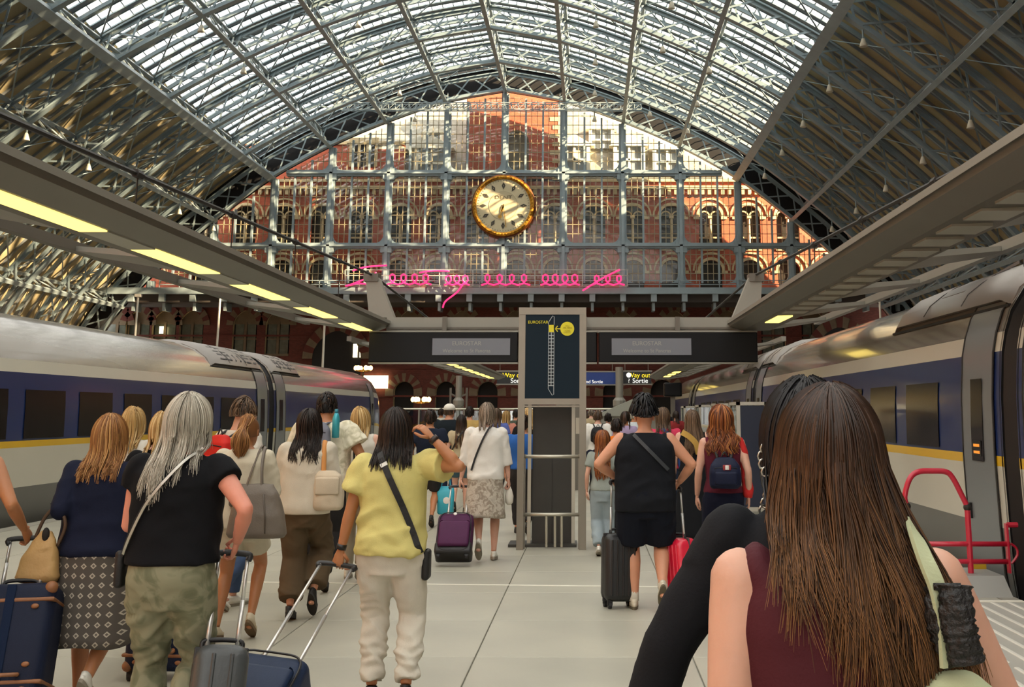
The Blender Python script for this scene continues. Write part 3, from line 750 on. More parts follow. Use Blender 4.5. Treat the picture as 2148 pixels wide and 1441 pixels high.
# ================================================================ PLATFORM CANOPIES
m_can = mat('canopy_grey', '#8f8d84', .45, .1, noise=(.7, .1)); m_can_dk = mat('canopy_taupe', '#6a655c', .5, .1, noise=(.7, .1))
m_soff = mat('canopy_panel', '#a9a79c', .5, noise=(.8, .08)); m_lamp = mat('canopy_lamp', '#ffdf70', .5, emit=.95); m_cable = mat('dark_cable', '#24211e', .6)
m_lamp_off = mat('lamp_off_louvre', '#a8a698', .4)
YT = 27.0
def canopy(s, xi, xo, xr, ya, yb, lamps, label, zb=3.43, louvre=None):
    """s=-1 left, +1 right; xi inner edge, xo outer edge, xr outer rail (absolute metres)"""
    t = thing('platform_canopy', label, 'canopy', (0, ya, 0), 0, 'slim wing canopies over the platform'); L = yb - ya
    def pr(pts, name, m, y0=0, y1=L):
        mb = MB(); mb.loft([[(x, y, z) for x, z in pts] for y in (y0, y1)]); return recalc(mb.build(name, m, t))
    k = s
    pr([(xi, zb + .10), (xi - .02 * k, zb + .17), (xi + .1 * k, zb + .24), (xo - .15 * k, zb + .24), (xo, zb + .12), (xo, zb + .02), (xi + .28 * k, zb + .0)], 'wing_beam', m_can_dk)
    pr([(xi + .02 * k, zb + .20), (xi - .05 * k, zb + .15), (xi - .05 * k, zb + .22)], 'edge_trim', m_can)
    pr([(xr - .06, zb + .15), (xr + .06, zb + .15), (xr + .06, zb + .27), (xr - .06, zb + .27)], 'outer_rail', m_can_dk if s < 0 else m_can)
    y = 1.7
    while y < L:
        mb = MB(); mb.loft([[(xo, y - .75, zb + .02), (xr, y - .28, zb + .16), (xr, y + .28, zb + .16), (xo, y + .75, zb + .02)], [(xo, y - .75, zb + .10), (xr, y - .28, zb + .22), (xr, y + .28, zb + .22), (xo, y + .75, zb + .10)]]); recalc(mb.build('arm', m_can, t)); y += 3.7
    for y0, y1, on in lamps:
        mb = MB(); mb.b2((xo - .22 * k - .0, y0 - ya, zb - .012), (xo - .50 * k, y1 - ya, zb + .02)); mb.build('lamp_panel' if on else 'soffit_panel', m_lamp if on else m_soff, t)
    if louvre:
        y = louvre[0]
        while y < louvre[1]:
            mb = MB(); mb.b2((xo - .15 * k, y - ya, zb - .02), (xo - .55 * k, y + .55 - ya, zb + .02)); mb.build('soffit_panel', m_lamp_off, t); y += .9
    return t
lampL = []
for k in range(6):
    y0 = 5.75 + 3.72 * k; lampL += [(y0, y0 + 2.35, True), (y0 + 2.37, y0 + 3.70, False)]
canopy(-1, -4.5, -5.33, -6.35, 2.0, YT, [l for l in lampL if l[1] < YT], 'taupe wing canopy with yellow lit panels over the platform beside the left train')
canopy(1, 3.12, 4.05, 5.1, 2.0, YT, [(22.6, 24.3, True)], 'taupe wing canopy with one lit panel beside the right train', louvre=(6.0, 22.0))
canopy(-1, -4.4, -5.2, -6.2, 31, 62.5, [(31 + 2.7 * k, 32.6 + 2.7 * k, True) for k in range(11)], 'distant wing canopy with a row of lit panels beyond the information board', zb=3.3)
canopy(1, 3.1, 4.0, 5.0, 31, 62.5, [(50, 51.6, True), (53, 54.6, True), (56, 57.6, True)], 'distant wing canopy with pale louvres beyond the information board', zb=3.3, louvre=(32, 49))
# neighbouring platform canopy on the far right
canopy(1, 15.0, 15.9, 17.2, 8, 60, [], 'pale wing canopy of the neighbouring platform beyond the right train', zb=6.0)
def T_(x, y, Y=YT): return atY(x, y, Y)
# ---- portal: crossbeam, fins, column, cables
portal = thing('canopy_portal', 'grey steel portal with crossbeam and two fins spanning the platform', 'portal', (0, YT, 0))
def loc(p): return Vector(p) - Vector((0, YT, 0))
a, b = T_(815, 667), T_(1575, 697)
mb = MB(); mb.b2((a.x, -.22, b.z), (b.x, .22, a.z)); mb.build('crossbeam', m_can, portal)
mb = MB(); mb.b2((a.x, -.26, b.z + .06), (b.x, -.22, b.z + .10)); mb.build('beam_lip', m_can_dk, portal)
for name, px in (('fin', [(769, 577), (794, 577), (829, 667), (777, 667)]), ('fin', [(1572, 577), (1597, 577), (1592, 667), (1535, 667)])):
    mb = MB(); pts = [T_(*q) for q in px]; mb.prism([(p.x, p.z) for p in pts], -.18, .18); recalc(mb.build(name, m_can, portal))
    c = MB(); t0, t1 = pts[0], pts[1]; c.b2((t0.x - .03, -.22, t0.z - .16), (t1.x + .03, .22, t0.z + .02)); c.build('fin_cap', m_can_dk, portal)
xc_ = T_(1196, 700).x
mb = MB(); mb.b2((xc_ - .3, -.2, 0), (xc_ + .3, .2, b.z)); mb.build('column', m_can_dk, portal)
for s_, fx, xe in ((-1, 782, -5.1), (1, 1584, 3.9)):
    p = T_(fx, 577); mb = MB(); e = Vector((xe, 2.5, 3.9 if s_ < 0 else 3.75)); mb.tube([loc(p), loc(e)], .028, 6); mb.tube([loc(p), loc((p.x - s_ * 1.25, YT + 6, 3.6))], .028, 6)
    for k in range(1, 7):
        q = p.lerp(e, k / 7); mb.tube([loc(q), loc((q.x, q.y, 3.6))], .009, 5); mb.tube([loc(q) - Vector((0, .09, -.0)), loc(q) + Vector((0, .09, 0))], .05, 6)
    mb.build('tension_cable', m_cable, portal)
# ---- information boards
m_board = mat('board_black', '#0b0d10', .35, spec=.2); m_lcd = mat('lcd_screen', '#63656b', .4, emit=.10); m_lcdt = mat('lcd_text', '#84847c', .4, emit=.12)
def board(x0, x1, lx0, lx1, label, t1, t2):
    a, b = T_(x0, 697, YT - .5), T_(x1, 760, YT - .5); t = thing('information_board', label, 'information board', ((a.x + b.x) / 2, YT - .5, a.z), 0, 'long black information boards under the portal')
    w = (b.x - a.x) / 2; h = b.z - a.z
    mb = MB(); mb.rbox((0, .1, h / 2), (2 * w, .24, -h), .02, 2); recalc(mb.build('case', m_board, t))
    mb = MB(); mb.b2((-w, -.04, h - .03), (w, .22, h)); mb.b2((-w, -.04, 0), (w, .22, .03)); mb.build('edge_rail', m_can, t)
    if lx0:
        q0, q1 = T_(lx0, 710, YT - .5), T_(lx1, 745, YT - .5); cx = (q0.x + q1.x) / 2 - t.location.x; cz = (q0.z + q1.z) / 2 - t.location.z
        mb = MB(); mb.box((cx, -.035, cz), (q1.x - q0.x, .03, q0.z - q1.z)); mb.build('display', m_lcd, t)
        text('display_text', t1, .13, m_lcdt, t, (cx - .1, -.055, cz + .07)); text('display_text', t2, .11, m_lcdt, t, (cx - .1, -.055, cz - .09))
    mb = MB(); mb.b2((-.05, .08, 0), (.05, .16, .35)); mb.build('hanger', m_can_dk, t)
board(775, 1086, 908, 1070, 'long black information board with grey screen hung left of the train-plan sign', 'EUROSTAR', 'Welcome to St Pancras')
board(1256, 1590, 1283, 1450, 'long black information board with grey screen hung right of the train-plan sign', 'EUROSTAR', 'Welcome to St Pancras')
board(1200, 1252, None, None, 'short black information panel between the two long boards', '', '')
# ================================================================ TRAIN-PLAN SIGN
m_ss = mat('brushed_steel', '#8d877b', .38, .6, noise=(2, .12)); m_panel = mat('sign_navy', '#15242f', .6, spec=.15); m_dkpanel = mat('totem_charcoal', '#35342f', .5, noise=(3, .15)); m_rail = mat('pale_rail', '#b9b5a6', .35, .5)
YS = flo(1157, 1153).y; zt = atY(1157, 647, YS).z
xl, xr = atY(1083, 1150, YS).x, atY(1229.5, 1150, YS).x
sign = thing('train_plan_sign', 'tall steel-framed navy train-plan sign standing on the platform', 'sign', ((xl + xr) / 2, YS, 0)); SO = sign.location
def S_(x, y, dy=0.): p = atY(x, y, YS + dy); return Vector((p.x - SO.x, dy, p.z))
pw = .085; hw = (xr - xl) / 2
for s_ in (-1, 1):
    mb = MB(); mb.b2((s_ * hw, -.04, 0), (s_ * (hw - pw), .04, zt)); mb.build('post', m_ss, sign)
mb = MB(); mb.b2((-hw, -.045, zt - .08), (hw, .045, zt + .01)); mb.build('top_rail', m_ss, sign)
p0, p1 = S_(1101, 657), S_(1216, 836)
mb = MB(); mb.b2((-hw + pw, -.035, p1.z), (hw - pw, .03, zt - .08)); mb.build('panel', m_panel, sign)
mb = MB(); mb.b2((-hw + pw, -.04, p1.z - .075), (hw - pw, .04, p1.z)); mb.b2((-hw + pw, -.05, p1.z - .105), (hw - pw, .02, p1.z - .085)); mb.build('mid_rail', m_ss, sign)
# printed plan: train outline, coach cells, yellow marker and note
m_pw = mat('plan_white', '#b9c3c8', .6); m_py = mat('plan_yellow', '#d8d028', .55); m_pd = mat('plan_dark', '#0f1a22', .6); m_po = mat('note_ochre', '#a89a1c', .6)
xa, xb = S_(1151, 700).x, S_(1162.5, 700).x; zts, zbs = S_(1157, 663).z, S_(1157, 829).z; yf = -.037
mb = MB()
nose = .06
mb.poly_bar([(xa, yf, zts - nose - .02), (xb - .02, yf, zts), (xb, yf, zts - .01), (xb, yf, zbs + .01), (xb - .02, yf, zbs), (xa, yf, zbs + nose + .02), (xa, yf, zts - nose - .02)], .008, .006, side=(0, 1, 0))
n = 16; c0, c1 = S_(1157, 697).z, S_(1157, 809).z
for k in range(n + 1): z = c0 + (c1 - c0) * k / n; mb.b2((xa, yf - .002, z - .004), (xb, yf + .004, z + .004))
xm = (xa + xb) / 2; mb.b2((xm - .004, yf - .002, c1), (xm + .004, yf + .004, c0)); mb.build('train_outline', m_pw, sign)
mb = MB()
for k in range(n):
    for s_ in (0, 1): z = c0 + (c1 - c0) * (k + .5) / n; x = xa + (xb - xa) * (.28 + .44 * s_); mb.box((x, yf, z), (.018, .006, .022))
mb.build('coach_cells', m_pd, sign)
mb = MB(); q0, q1 = S_(1151, 682), S_(1163, 697); mb.b2((q0.x, yf - .004, q1.z), (q1.x, yf + .002, q0.z)); mb.build('yellow_marker', m_py, sign)
ctr = S_(1190, 690); mb = MB(); mb.lathe([(.001, yf - .004), (.088, yf - .004), (.088, yf + .002), (.001, yf + .002)], 32, 'y', (ctr.x, 0, ctr.z)); recalc(mb.build('note_disc', m_py, sign))
mb = MB(); e = S_(1165, 690); mb.bar((e.x, yf, e.z), (ctr.x - .08, yf, ctr.z), .006, .012); mb.bar((e.x, yf, e.z), (e.x + .03, yf, e.z + .035), .006, .012); mb.bar((e.x, yf, e.z), (e.x + .03, yf, e.z - .035), .006, .012); mb.build('arrow', m_py, sign)
for dz, tx in ((.035, 'YOU'), (.01, 'ARE HERE'), (-.022, 'VOUS'), (-.045, 'ETES ICI')): text('note_text', tx, .026, m_po, sign, (ctr.x, yf - .006, ctr.z + dz))
tp = S_(1129, 676.5); text('brand_lettering', 'EUROSTAR', .052, m_py, sign, (tp.x, yf - .003, tp.z))
# totem body behind with guard rails
dy = .42; yb_ = YS + dy
q0, q1 = S_(1118, 850, dy), S_(1200, 1118, dy)
mb = MB(); mb.b2((q0.x, dy, 0.03), (q1.x, dy + .12, q0.z)); mb.b2((q0.x - .0, dy - .005, .03), (q0.x + .01, dy, q0.z)); mb.build('totem_body', m_dkpanel, sign)
mb = MB(); mb.b2(((q0.x + q1.x) / 2 - .004, dy - .006, .03), ((q0.x + q1.x) / 2 + .004, dy, S_(1157, 962, dy).z)); mb.build('totem_seam', m_cable, sign)
for x in (1112, 1203):
    mb = MB(); p = S_(x, 848, dy); mb.b2((p.x - .022, dy - .03, 0), (p.x + .022, dy + .02, p.z)); mb.build('totem_edge', m_rail, sign)
for y, r in ((958, .022), (1080, .022)):
    mb = MB(); z = S_(1157, y).z; mb.tube([(-hw + .03, .05, z), (hw - .03, .05, z)], r, 8); mb.build('guard_rail', m_rail, sign, True)
for x in (1146, 1164, 1178):
    mb = MB(); p = S_(x, 1080); mb.tube([(p.x, .05, p.z), (p.x, .12, .02)], .016, 6); mb.build('rail_stub', m_rail, sign)
for s_ in (-1, 1):
    mb = MB(); mb.b2((s_ * (hw - .02), .04, 0), (s_ * (hw - .10), .10, S_(1157, 958).z + .03)); mb.build('rear_post', m_ss, sign)
mb = MB(); mb.b2((-hw - .12, .25, 0), (hw - .12, .75, .035)); mb.build('base_plate', m_dkpanel, sign)
q = S_(1208, 893, dy); mb = MB(); mb.b2((q.x - .0, dy - .1, q.z - .1), (q.x + .08, dy, q.z + .1)); mb.build('side_box', m_rail, sign)
# ================================================================ HANGING SIGNS ON THE CONCOURSE
m_sblk = mat('sign_black', '#1c2226', .4); m_sblue = mat('sign_blue', '#123a86', .4); m_sy = mat('sign_yellow', '#f2d21c', .5, emit=.5); m_sw = mat('sign_white', '#f0f0ea', .5, emit=.4)
YG = 64.0
def hang(x0, x1, y0, y1, m, label, lines, name='hanging_sign', cat='sign', grp=None):
    a, b = atY(x0, y0, YG), atY(x1, y1, YG); t = thing(name, label, cat, ((a.x + b.x) / 2, YG, b.z), 0, grp); w, h = b.x - a.x, a.z - b.z
    mb = MB(); mb.b2((-w / 2, -.08, 0), (w / 2, .08, h)); mb.build('face', m, t)
    mb = MB(); mb.b2((-w / 2 - .05, -.1, h), (w / 2 + .05, .1, h + .07)); mb.b2((-w / 2 - .05, -.1, -.06), (w / 2 + .05, .1, 0)); mb.build('frame', m_can, t)
    for s, size, fx, fz, mm in lines: text('lettering', s, size, mm, t, (fx * w, -.09, fz * h), ext=.004)
    for s_ in (-1, 1):
        mb = MB(); mb.tube([(s_ * w * .4, 0, h), (s_ * w * .4, 0, h + 1.0)], .02, 6); mb.build('hanger', m_can_dk, t)
    return t
hang(1043, 1100, 780, 805, m_sblk, 'black hanging sign reading Way out and Sortie left of the train-plan sign', [('Way out', .34, .12, .70, m_sy), ('Sortie', .34, .28, .24, m_sw)])
t = hang(1305, 1366, 780, 805, m_sblk, 'black hanging sign reading Way out and Sortie next to a blue sign', [('Way out', .34, .08, .70, m_sy), ('Sortie', .34, .12, .24, m_sw), ('?', .3, -.27, .24, m_sw)])
mb = MB(); mb.lathe([(.001, -.1), (.13, -.1), (.13, -.08), (.001, -.08)], 16, 'y', (-.42, 0, .45)); recalc(mb.build('pictogram', m_sw, t))
hang(1210, 1293, 781, 806, m_sblue, 'blue hanging sign with small white lettering reading Sortie', [('and Sortie', .24, -.08, .2, m_sw)])
# columns and barriers of the far concourse
for k, (px, y0, Y, r, lb) in enumerate(((963, 788, 63., .16, 'grey round column with side brackets before the round arches'), (1299, 770, 63., .2, 'grey square post between the blue and black hanging signs'))):
    p = atY(px, y0, Y); t = thing('concourse_column', lb, 'column', (p.x, Y, 0)); mb = MB(); mb.tube([(0, 0, 0), (0, 0, p.z)], r, 12); mb.build('shaft', m_can, t, 'auto')
    mb = MB(); mb.lathe([(r + .1, 1.9), (r + .14, 2.0), (r + .14, 2.25), (r + .02, 2.4)], 12); mb.build('collar', m_can, t)
    if k == 0:
        mb = MB()
        for s_ in (-1, 1): mb.bar((s_ * .42, 0, 1.2), (s_ * .42, 0, 2.9), .1); mb.bar((0, 0, 2.4), (s_ * .42, 0, 2.6), .08)
        mb.build('side_bracket', m_can_dk, t)
YB_ = 58.0
bar_ = thing('glass_barrier', 'long glass barrier with a pale top rail across the end of the platform', 'barrier', (-2, YB_, 0)); p0, p1 = atY(832, 858, YB_), atY(1398, 858, YB_)
mb = MB(); mb.tube([(p0.x + 2, 0, p0.z), (p1.x + 2, 0, p0.z)], .045, 8); mb.build('top_rail', m_rail, bar_)
n = 12
for k in range(n + 1):
    x = p0.x + (p1.x - p0.x) * k / n + 2; mb = MB(); mb.b2((x - .03, -.03, 0), (x + .03, .03, p0.z)); mb.build('post', m_can, bar_)
    if k < n:
        mb = MB(); mb.b2((x + .06, -.008, .1), (x + (p1.x - p0.x) / n - .06, .008, p0.z - .08)); mb.build('pane', glass_mat('barrier_glass', (.75, .8, .78), .12), bar_)
# grey peaked kiosk roof and a dark kiosk by the right train
p = atY(1330, 833, 52.); t = thing('concourse_kiosk', 'pale grey kiosk with a peaked roof behind the crowd', 'kiosk', (p.x, 52, 0)); mb = MB()
mb.b2((-1.5, 0, 0), (1.5, 2, 1.5)); mb.build('body', m_can, t); mb = MB(); mb.prism([(-1.7, 1.5), (1.7, 1.5), (.15, p.z)], -.2, 2.2); recalc(mb.build('roof', mat('kiosk_roof', '#8f9086', .6), t))
a, b = atY(1392, 803, 45.), atY(1430, 832, 45.); t = thing('display_cabinet', 'black display cabinet on a post near the far end of the right train', 'display cabinet', ((a.x + b.x) / 2, 45, 0)); mb = MB(); mb.rbox((0, 0, (a.z + b.z) / 2), (b.x - a.x, .4, a.z - b.z), .05, 2); mb.build('case', m_board, t); mb = MB(); mb.b2((-.08, -.08, 0), (.08, .08, b.z)); mb.build('post', m_can_dk, t)
# ---- glazed waiting screens along the right platform edge
m_frame = mat('screen_frame', '#b5b3a8', .4, .3); m_navyp = mat('navy_panel', '#101e36', .35); m_sg = glass_mat('screen_glass', (.7, .74, .74), .15)
prev = None
for k, (px0, px1, Y, lab) in enumerate(((1548, 1606, 20.5, 'white-framed screen with a navy panel on the platform edge behind the burgundy top'), (1505, 1542, 25., 'white-framed glass screen beside the navy panel on the platform edge'), (1468, 1500, 30., 'white-framed glass screen farther along the edge by the right train'), (1436, 1462, 36., 'small white-framed glass screen at the far end of the edge row'))):
    a, b = atY(px0, 843 + 3 * k, Y), atY(px1, 843 + 3 * k, Y); t = thing('platform_screen', lab, 'screen', ((a.x + b.x) / 2, Y, 0), 0, 'glazed screens along the platform edge'); w = (b.x - a.x) / 2; h = a.z; d = 1.1
    mb = MB()
    for x in (-w, w): mb.b2((x - .03, -.03, 0), (x + .03, .03, h)); mb.b2((x - .03, d - .03, 0), (x + .03, d + .03, h))
    mb.b2((-w - .03, -.04, h - .05), (w + .03, .04, h)); mb.b2((-w - .03, -.04, h - .05), (-w + .03, d + .04, h)); mb.b2((-w - .03, d - .04, h - .05), (w + .03, d + .04, h)); mb.b2((w - .03, -.04, h - .05), (w + .03, d + .04, h)); mb.b2((-w, -.03, .05), (w, .03, .11))
    mb.build('frame', m_frame, t)
    mb = MB(); mb.b2((-w + .03, -.012, .12), (w - .03, .012, h - .06)); mb.build('panel', m_navyp if k == 0 else m_sg, t)
    mb = MB(); mb.b2((-w - .01, .03, .12), (-w + .01, d - .03, h - .06)); mb.build('side_pane', m_sg, t)
# ================================================================ RED RAMP GATE, RAMP AND TACTILE STRIP
m_red = mat('red_enamel', '#c41f3c', .35, coat=.3); YR = flo(2040, 1202, .16).y
ramp = thing('ramp_gate', 'red tubular steel gate with a raised loop on the platform edge', 'gate', (3.6, YR, 0))
def R_p(x, y): p = atY(x, y, YR); return Vector((p.x - 3.6, 0, p.z))
mb = MB(); mb.tube(spline([R_p(1902, 1062), R_p(1898, 1040), R_p(1908, 1005), R_p(1925, 990), R_p(1955, 988), R_p(1985, 990), R_p(2000, 1005), R_p(2018, 1040), R_p(2029, 1062)], 5), .027, 8); mb.build('loop_rail', m_red, ramp, True)
for x, y in ((1902, 1062), (2029, 1064)): mb = MB(); p = R_p(x, y); mb.ell(p, (.04, .04, .04), 8, 6); mb.build('joint', m_cable, ramp, True)
mb = MB(); mb.tube([R_p(1902, 1062), R_p(1906, 1202)], .025, 8); mb.build('post', m_red, ramp); mb = MB(); mb.tube([R_p(2029, 1064), R_p(2037, 1202)], .028, 8); mb.build('post', m_red, ramp)
mb = MB(); p, q = R_p(2108, 1098), R_p(2124, 1202); mb.b2((p.x, -.03, q.z), (q.x - .02, .03, p.z)); mb.tube([R_p(2112, 1101), R_p(2134, 1101)], .025, 8); mb.build('post', m_red, ramp)
for y in (1141, 1178):
    mb = MB(); mb.tube([R_p(1904, y), R_p(2118, y)], .024, 8); mb.build('cross_rail', m_red, ramp, True)
mb = MB(); mb.tube(spline([R_p(2120, 1140), R_p(2132, 1150), R_p(2134, 1165), R_p(2122, 1182)], 4), .012, 6); mb.build('latch_loop', m_red, ramp)
m_tact = mat('tactile_grey', '#a9a79f', .5, noise=(2, .1)); m_tactl = mat('tactile_rib', '#cfcdc4', .45)
tp0, tp1 = flo(2050, 1440), flo(2148, 1245); T0 = Vector((2.0, 6.6, 0)); tac = thing('tactile_paving', 'pale ribbed tactile paving strip beside the ramp gate', 'tactile paving', (2.9, 8.9, 0))
mb = MB(); mb.b2((-.75, -2.4, 0), (.95, 2.35, .008)); mb.build('plate', m_tact, tac)
for k in range(11):
    for y0, y1 in ((-2.35, -.55), (-.4, 2.2)):
        mb = MB(); x = -.7 + .15 * k; mb.rbox((x, (y0 + y1) / 2, .008), (.035, y1 - y0, .016), .008, 1); mb.build('rib', m_tactl, tac)
mb = MB(); mb.b2((-.75, 2.22, .006), (.95, 2.3, .014)); mb.build('white_edge', m_white, tac)
rp = thing('boarding_ramp', 'grey boarding ramp plate lying beyond the tactile strip', 'ramp', (3.2, YR, 0)); mb = MB(); mb.loft([[(-.5, -.42, 0), (.66, -.42, 0), (.66, .42, 0), (-.5, .42, 0)], [(-.5, -.2, .16), (.66, -.2, .16), (.66, .42, .16), (-.5, .42, .16)]]); recalc(mb.build('plate', mat('ramp_plate', '#9b9c97', .5, .2), rp)); mb = MB(); mb.b2((.52, .3, .16), (.66, .42, .22)); mb.build('yellow_corner', m_yellow, rp)
# ================================================================ TRAINS
m_twhite = mat('train_white', '#c9c6b8', .28, coat=.3, noise=(.5, .06)); m_tblue = mat('train_navy', '#182b5c', .3, coat=.2); m_tyel = mat('train_yellow', '#d9ae1d', .35, coat=.3)
m_troof = mat('train_roof', '#8d857c', .22, .35, coat=.6, noise=(.4, .1)); m_tgrey = mat('train_skirt', '#6f6f6c', .4, .1, noise=(.6, .12)); m_tdoor = mat('train_door', '#7d8285', .3, .3); m_tglass = mat('train_glass', '#171517', .2, spec=.18)
m_gang = mat('gangway_rubber', '#0d0d10', .6); m_pod = mat('roof_pod', '#87807a', .35, .3); m_tgap = mat('roof_vent', '#3d3a38', .6); m_inter = mat('coach_interior', '#4b443e', .7)
PROF = [(1.28, -.62), (1.34, -.2), (1.375, .1), (1.39, .52), (1.40, 1.12), (1.40, 1.22), (1.385, 1.8), (1.345, 2.26), (1.30, 2.46), (1.22, 2.68), (1.06, 2.92), (.80, 3.12), (.45, 3.26), (0, 3.31)]
BANDS = [('skirt', 0, 3, 'g'), ('lower_panel', 3, 4, 'w'), ('yellow_stripe', 4, 5, 'y'), ('window_band', 5, 7, 'b'), ('upper_band', 7, 8, 'w'), ('roof', 8, 13, 'r')]
BM = {'g': m_tgrey, 'w': m_twhite, 'y': m_tyel, 'b': m_tblue, 'r': m_troof}
def prof_x(z):
    for (x0, z0), (x1, z1) in zip(PROF[:-1], PROF[1:]):
        if z0 <= z <= z1: return x0 + (x1 - x0) * (z - z0) / (z1 - z0)
    return 0
def car(xc, ya, yb, label, grp, nose=None, wins=True, side=1, doors=('a', 'b'), win0=None, pod=None, vents=True):
    """coach centred on xc from ya to yb; side=+1: platform on its +x side"""
    t = thing('train_coach', label, 'train coach', (xc, ya, 0), 0, grp); L = yb - ya
    st = [(0, 1, 0), (L, 1, 0)]
    if nose:
        st = [(0, 1, 0), (L - 3.4, 1, 0), (L - 2.4, .97, -.05), (L - 1.5, .90, -.22), (L - .7, .78, -.55), (L - .2, .6, -1.0), (L, .42, -1.35)]
    def ring(lo, hi, sgn, s, k):
        y, sc, dz = s
        return [(sgn * PROF[i][0] * sc, y, PROF[i][1] + (dz * max(0, PROF[i][1]) / 3.3)) for i in range(lo, hi + 1)]
    for nm, lo, hi, key in BANDS:
        mb = MB()
        if nm == 'roof':
            rings = [[*ring(lo, hi, 1, s, 0), *list(reversed(ring(lo, hi - 1, -1, s, 0)))] for s in st]
            mb.loft(rings, caps=False, closed=False)
        else:
            for sgn in (1, -1): mb.loft([ring(lo, hi, sgn, s, 0) for s in st], caps=False, closed=False)
        recalc(mb.build(nm, BM[key], t, True))
    # end walls
    mb = MB(); full = lambda s: [(x, z) for x, y, z in ring(0, 13, 1, s, 0)] + [(x, z) for x, y, z in reversed(ring(0, 12, -1, s, 0))]
    for s in (st[0], st[-1]): mb = MB(); mb.prism(full(s), s[0] + (.02 if s is st[0] else -.06), s[0] + (.06 if s is st[0] else -.02)); recalc(mb.build('end_wall', m_gang, t))
    xs = side
    if wins:
        y = 2.6 if win0 is None else win0
        while y + 1.45 < L - (5.0 if nose else 2.6):
            mb = MB(); pts = []
            for z in (1.25, 1.3, 1.75, 2.0): pts.append((xs * (prof_x(z) + .012), z))
            mb.loft([[(x, yy, z) for x, z in pts] for yy in (y, y + .03, y + 1.42, y + 1.45)], caps=False, closed=False)
            recalc(mb.build('window', m_tglass, t, True))
            y += 2.02
    for d in doors:
        y0, y1 = (.22, 1.25) if d == 'a' else (L - 1.25, L - .22)
        if nose and d == 'b': y0, y1 = L - 4.4, L - 3.6
        mb = MB(); zs = [-.1, .1, .52, 1.12, 1.22, 1.8, 2.26, 2.46, 2.68, 2.80]
        mb.loft([[(xs * (prof_x(z) + .014), yy, z) for z in zs] for yy in (y0, y1)], caps=False, closed=False); dr = recalc(mb.build('door', m_tdoor, t, True))
        mb = MB(); ym = (y0 + y1) / 2; mb.loft([[(xs * (prof_x(z) + .026), yy, z) for z in (1.15, 1.5, 2.0)] for yy in (ym - .19, ym + .19)], caps=False, closed=False); recalc(mb.build('door_window', m_tglass, dr))
        for yy in (y0, y1):
            mb = MB(); mb.poly_bar([(xs * (prof_x(z) + .016), yy, z) for z in zs], .03, .01, side=(0, 1, 0)); mb.build('door_seal', m_cable, dr)
        mb = MB(); mb.box((xs * (prof_x(.9) + .02), ym + .38, .62), (.02, .05, .16)); mb.build('door_handle', m_gang, dr)
    # roof pod(s)
    for p0, p1 in (pod or []):
        mb = MB(); zs = [2.74, 2.92, 3.12, 3.26, 3.31]
        def rr(y, o): return [(sx * (prof_x(z) + (0 if z < 2.8 else .02) + o * .4), y, z + o) for sx, z in [(1, z) for z in zs] + [(-1, z) for z in reversed(zs)]]
        mb.loft([rr(p0, 0), rr(p0 + .25, .07), rr(p1 - .25, .07), rr(p1, 0)], caps=True); pd = recalc(mb.build('roof_pod', m_pod, t, 'auto'))
        xz = prof_x(2.74) + .012
        for sg in (1, -1): mb = MB(); mb.bar((sg * xz, p0, 2.735), (sg * xz, p1, 2.735), .03, .03); mb.build('pod_seam', m_gang, pd)
        m_ = (p0 + p1) / 2
        for q in (p0 + (p1 - p0) * f_ for f_ in (.33, .66)):
            mb = MB(); mb.poly_bar([(xs * (prof_x(z) + .052), q, z + .075) for z in (2.78, 2.92, 3.05, 3.15, 3.22)], .02, .008, side=(0, 1, 0)); mb.build('panel_seam', m_tgap, pd)
        if not vents: continue
        for q, w in ((p0 + .9, .42), (p0 + 1.5, .42), (p1 - 1.3, .42), (p1 - .7, .3)):
            for z0, z1 in ((2.86, 3.0), (3.05, 3.17)):
                mb = MB(); mb.loft([[(xs * (prof_x(z0) + .054), y, z0 + .075), (xs * (prof_x(z1) + .054), y, z1 + .075)] for y in (q, q + w)], caps=False, closed=False); recalc(mb.build('vent', m_tgap, pd))
        for q in np.arange(m_ - .9, m_ + .9, .42):
            mb = MB(); mb.bar((xs * (prof_x(2.86) + .05), q, 2.935), (xs * (prof_x(3.02) + .05), q + .1, 3.09), .035, .02); mb.build('vent', m_tgap, pd)
    mb = MB(); mb.b2((-1.2, .3, -.95), (1.2, L - .3, -.6)); mb.build('underframe', m_gang, t)
    return t
def gang(xc, y0, y1, label):
    t = thing('gangway', label, 'gangway', (xc, y0, 0), 0, 'rubber gangways between coaches'); mb = MB(); n = 7
    rings = []
    for k in range(n):
        s = .93 if k % 2 else .985; y = (y1 - y0) * k / (n - 1)
        rings.append([(x * s, y, z * s) for x, z in PROF] + [(-x * s, y, z * s) for x, z in reversed(PROF[:-1])])
    mb.loft(rings); recalc(mb.build('bellows', m_gang, t)); mb = MB(); mb.b2((-1.0, 0, -.95), (1.0, y1 - y0, -.62)); mb.build('coupler', m_cable, t); return t
XL, XR_ = -8.8 - 1.4, 4.12 + 1.4
GL = 33.75
car(XL, GL - 18.9, GL - .25, 'navy and white train coach with a yellow stripe behind the waiting passengers', 'coaches of the left train', win0=.1, doors=('b',), pod=[(13.9, 18.4)])
gang(XL, GL - .25, GL + .25, 'black gangway between the coach and end car of the left train')
car(XL, GL + .25, GL + 19.6, 'white and navy end car with a sloping nose on the left track', 'coaches of the left train', nose=True, win0=30, doors=('a', 'b'), pod=[(.2, 3.6)])
G1 = 12.0
car(XR_, -7, G1 - .22, 'near white coach seen only at the edge beyond the open gangway', 'coaches of the right train', wins=False, side=-1, doors=('b',))
gang(XR_, G1 - .22, G1 + .22, 'black gangway beside the grey door of the right train')
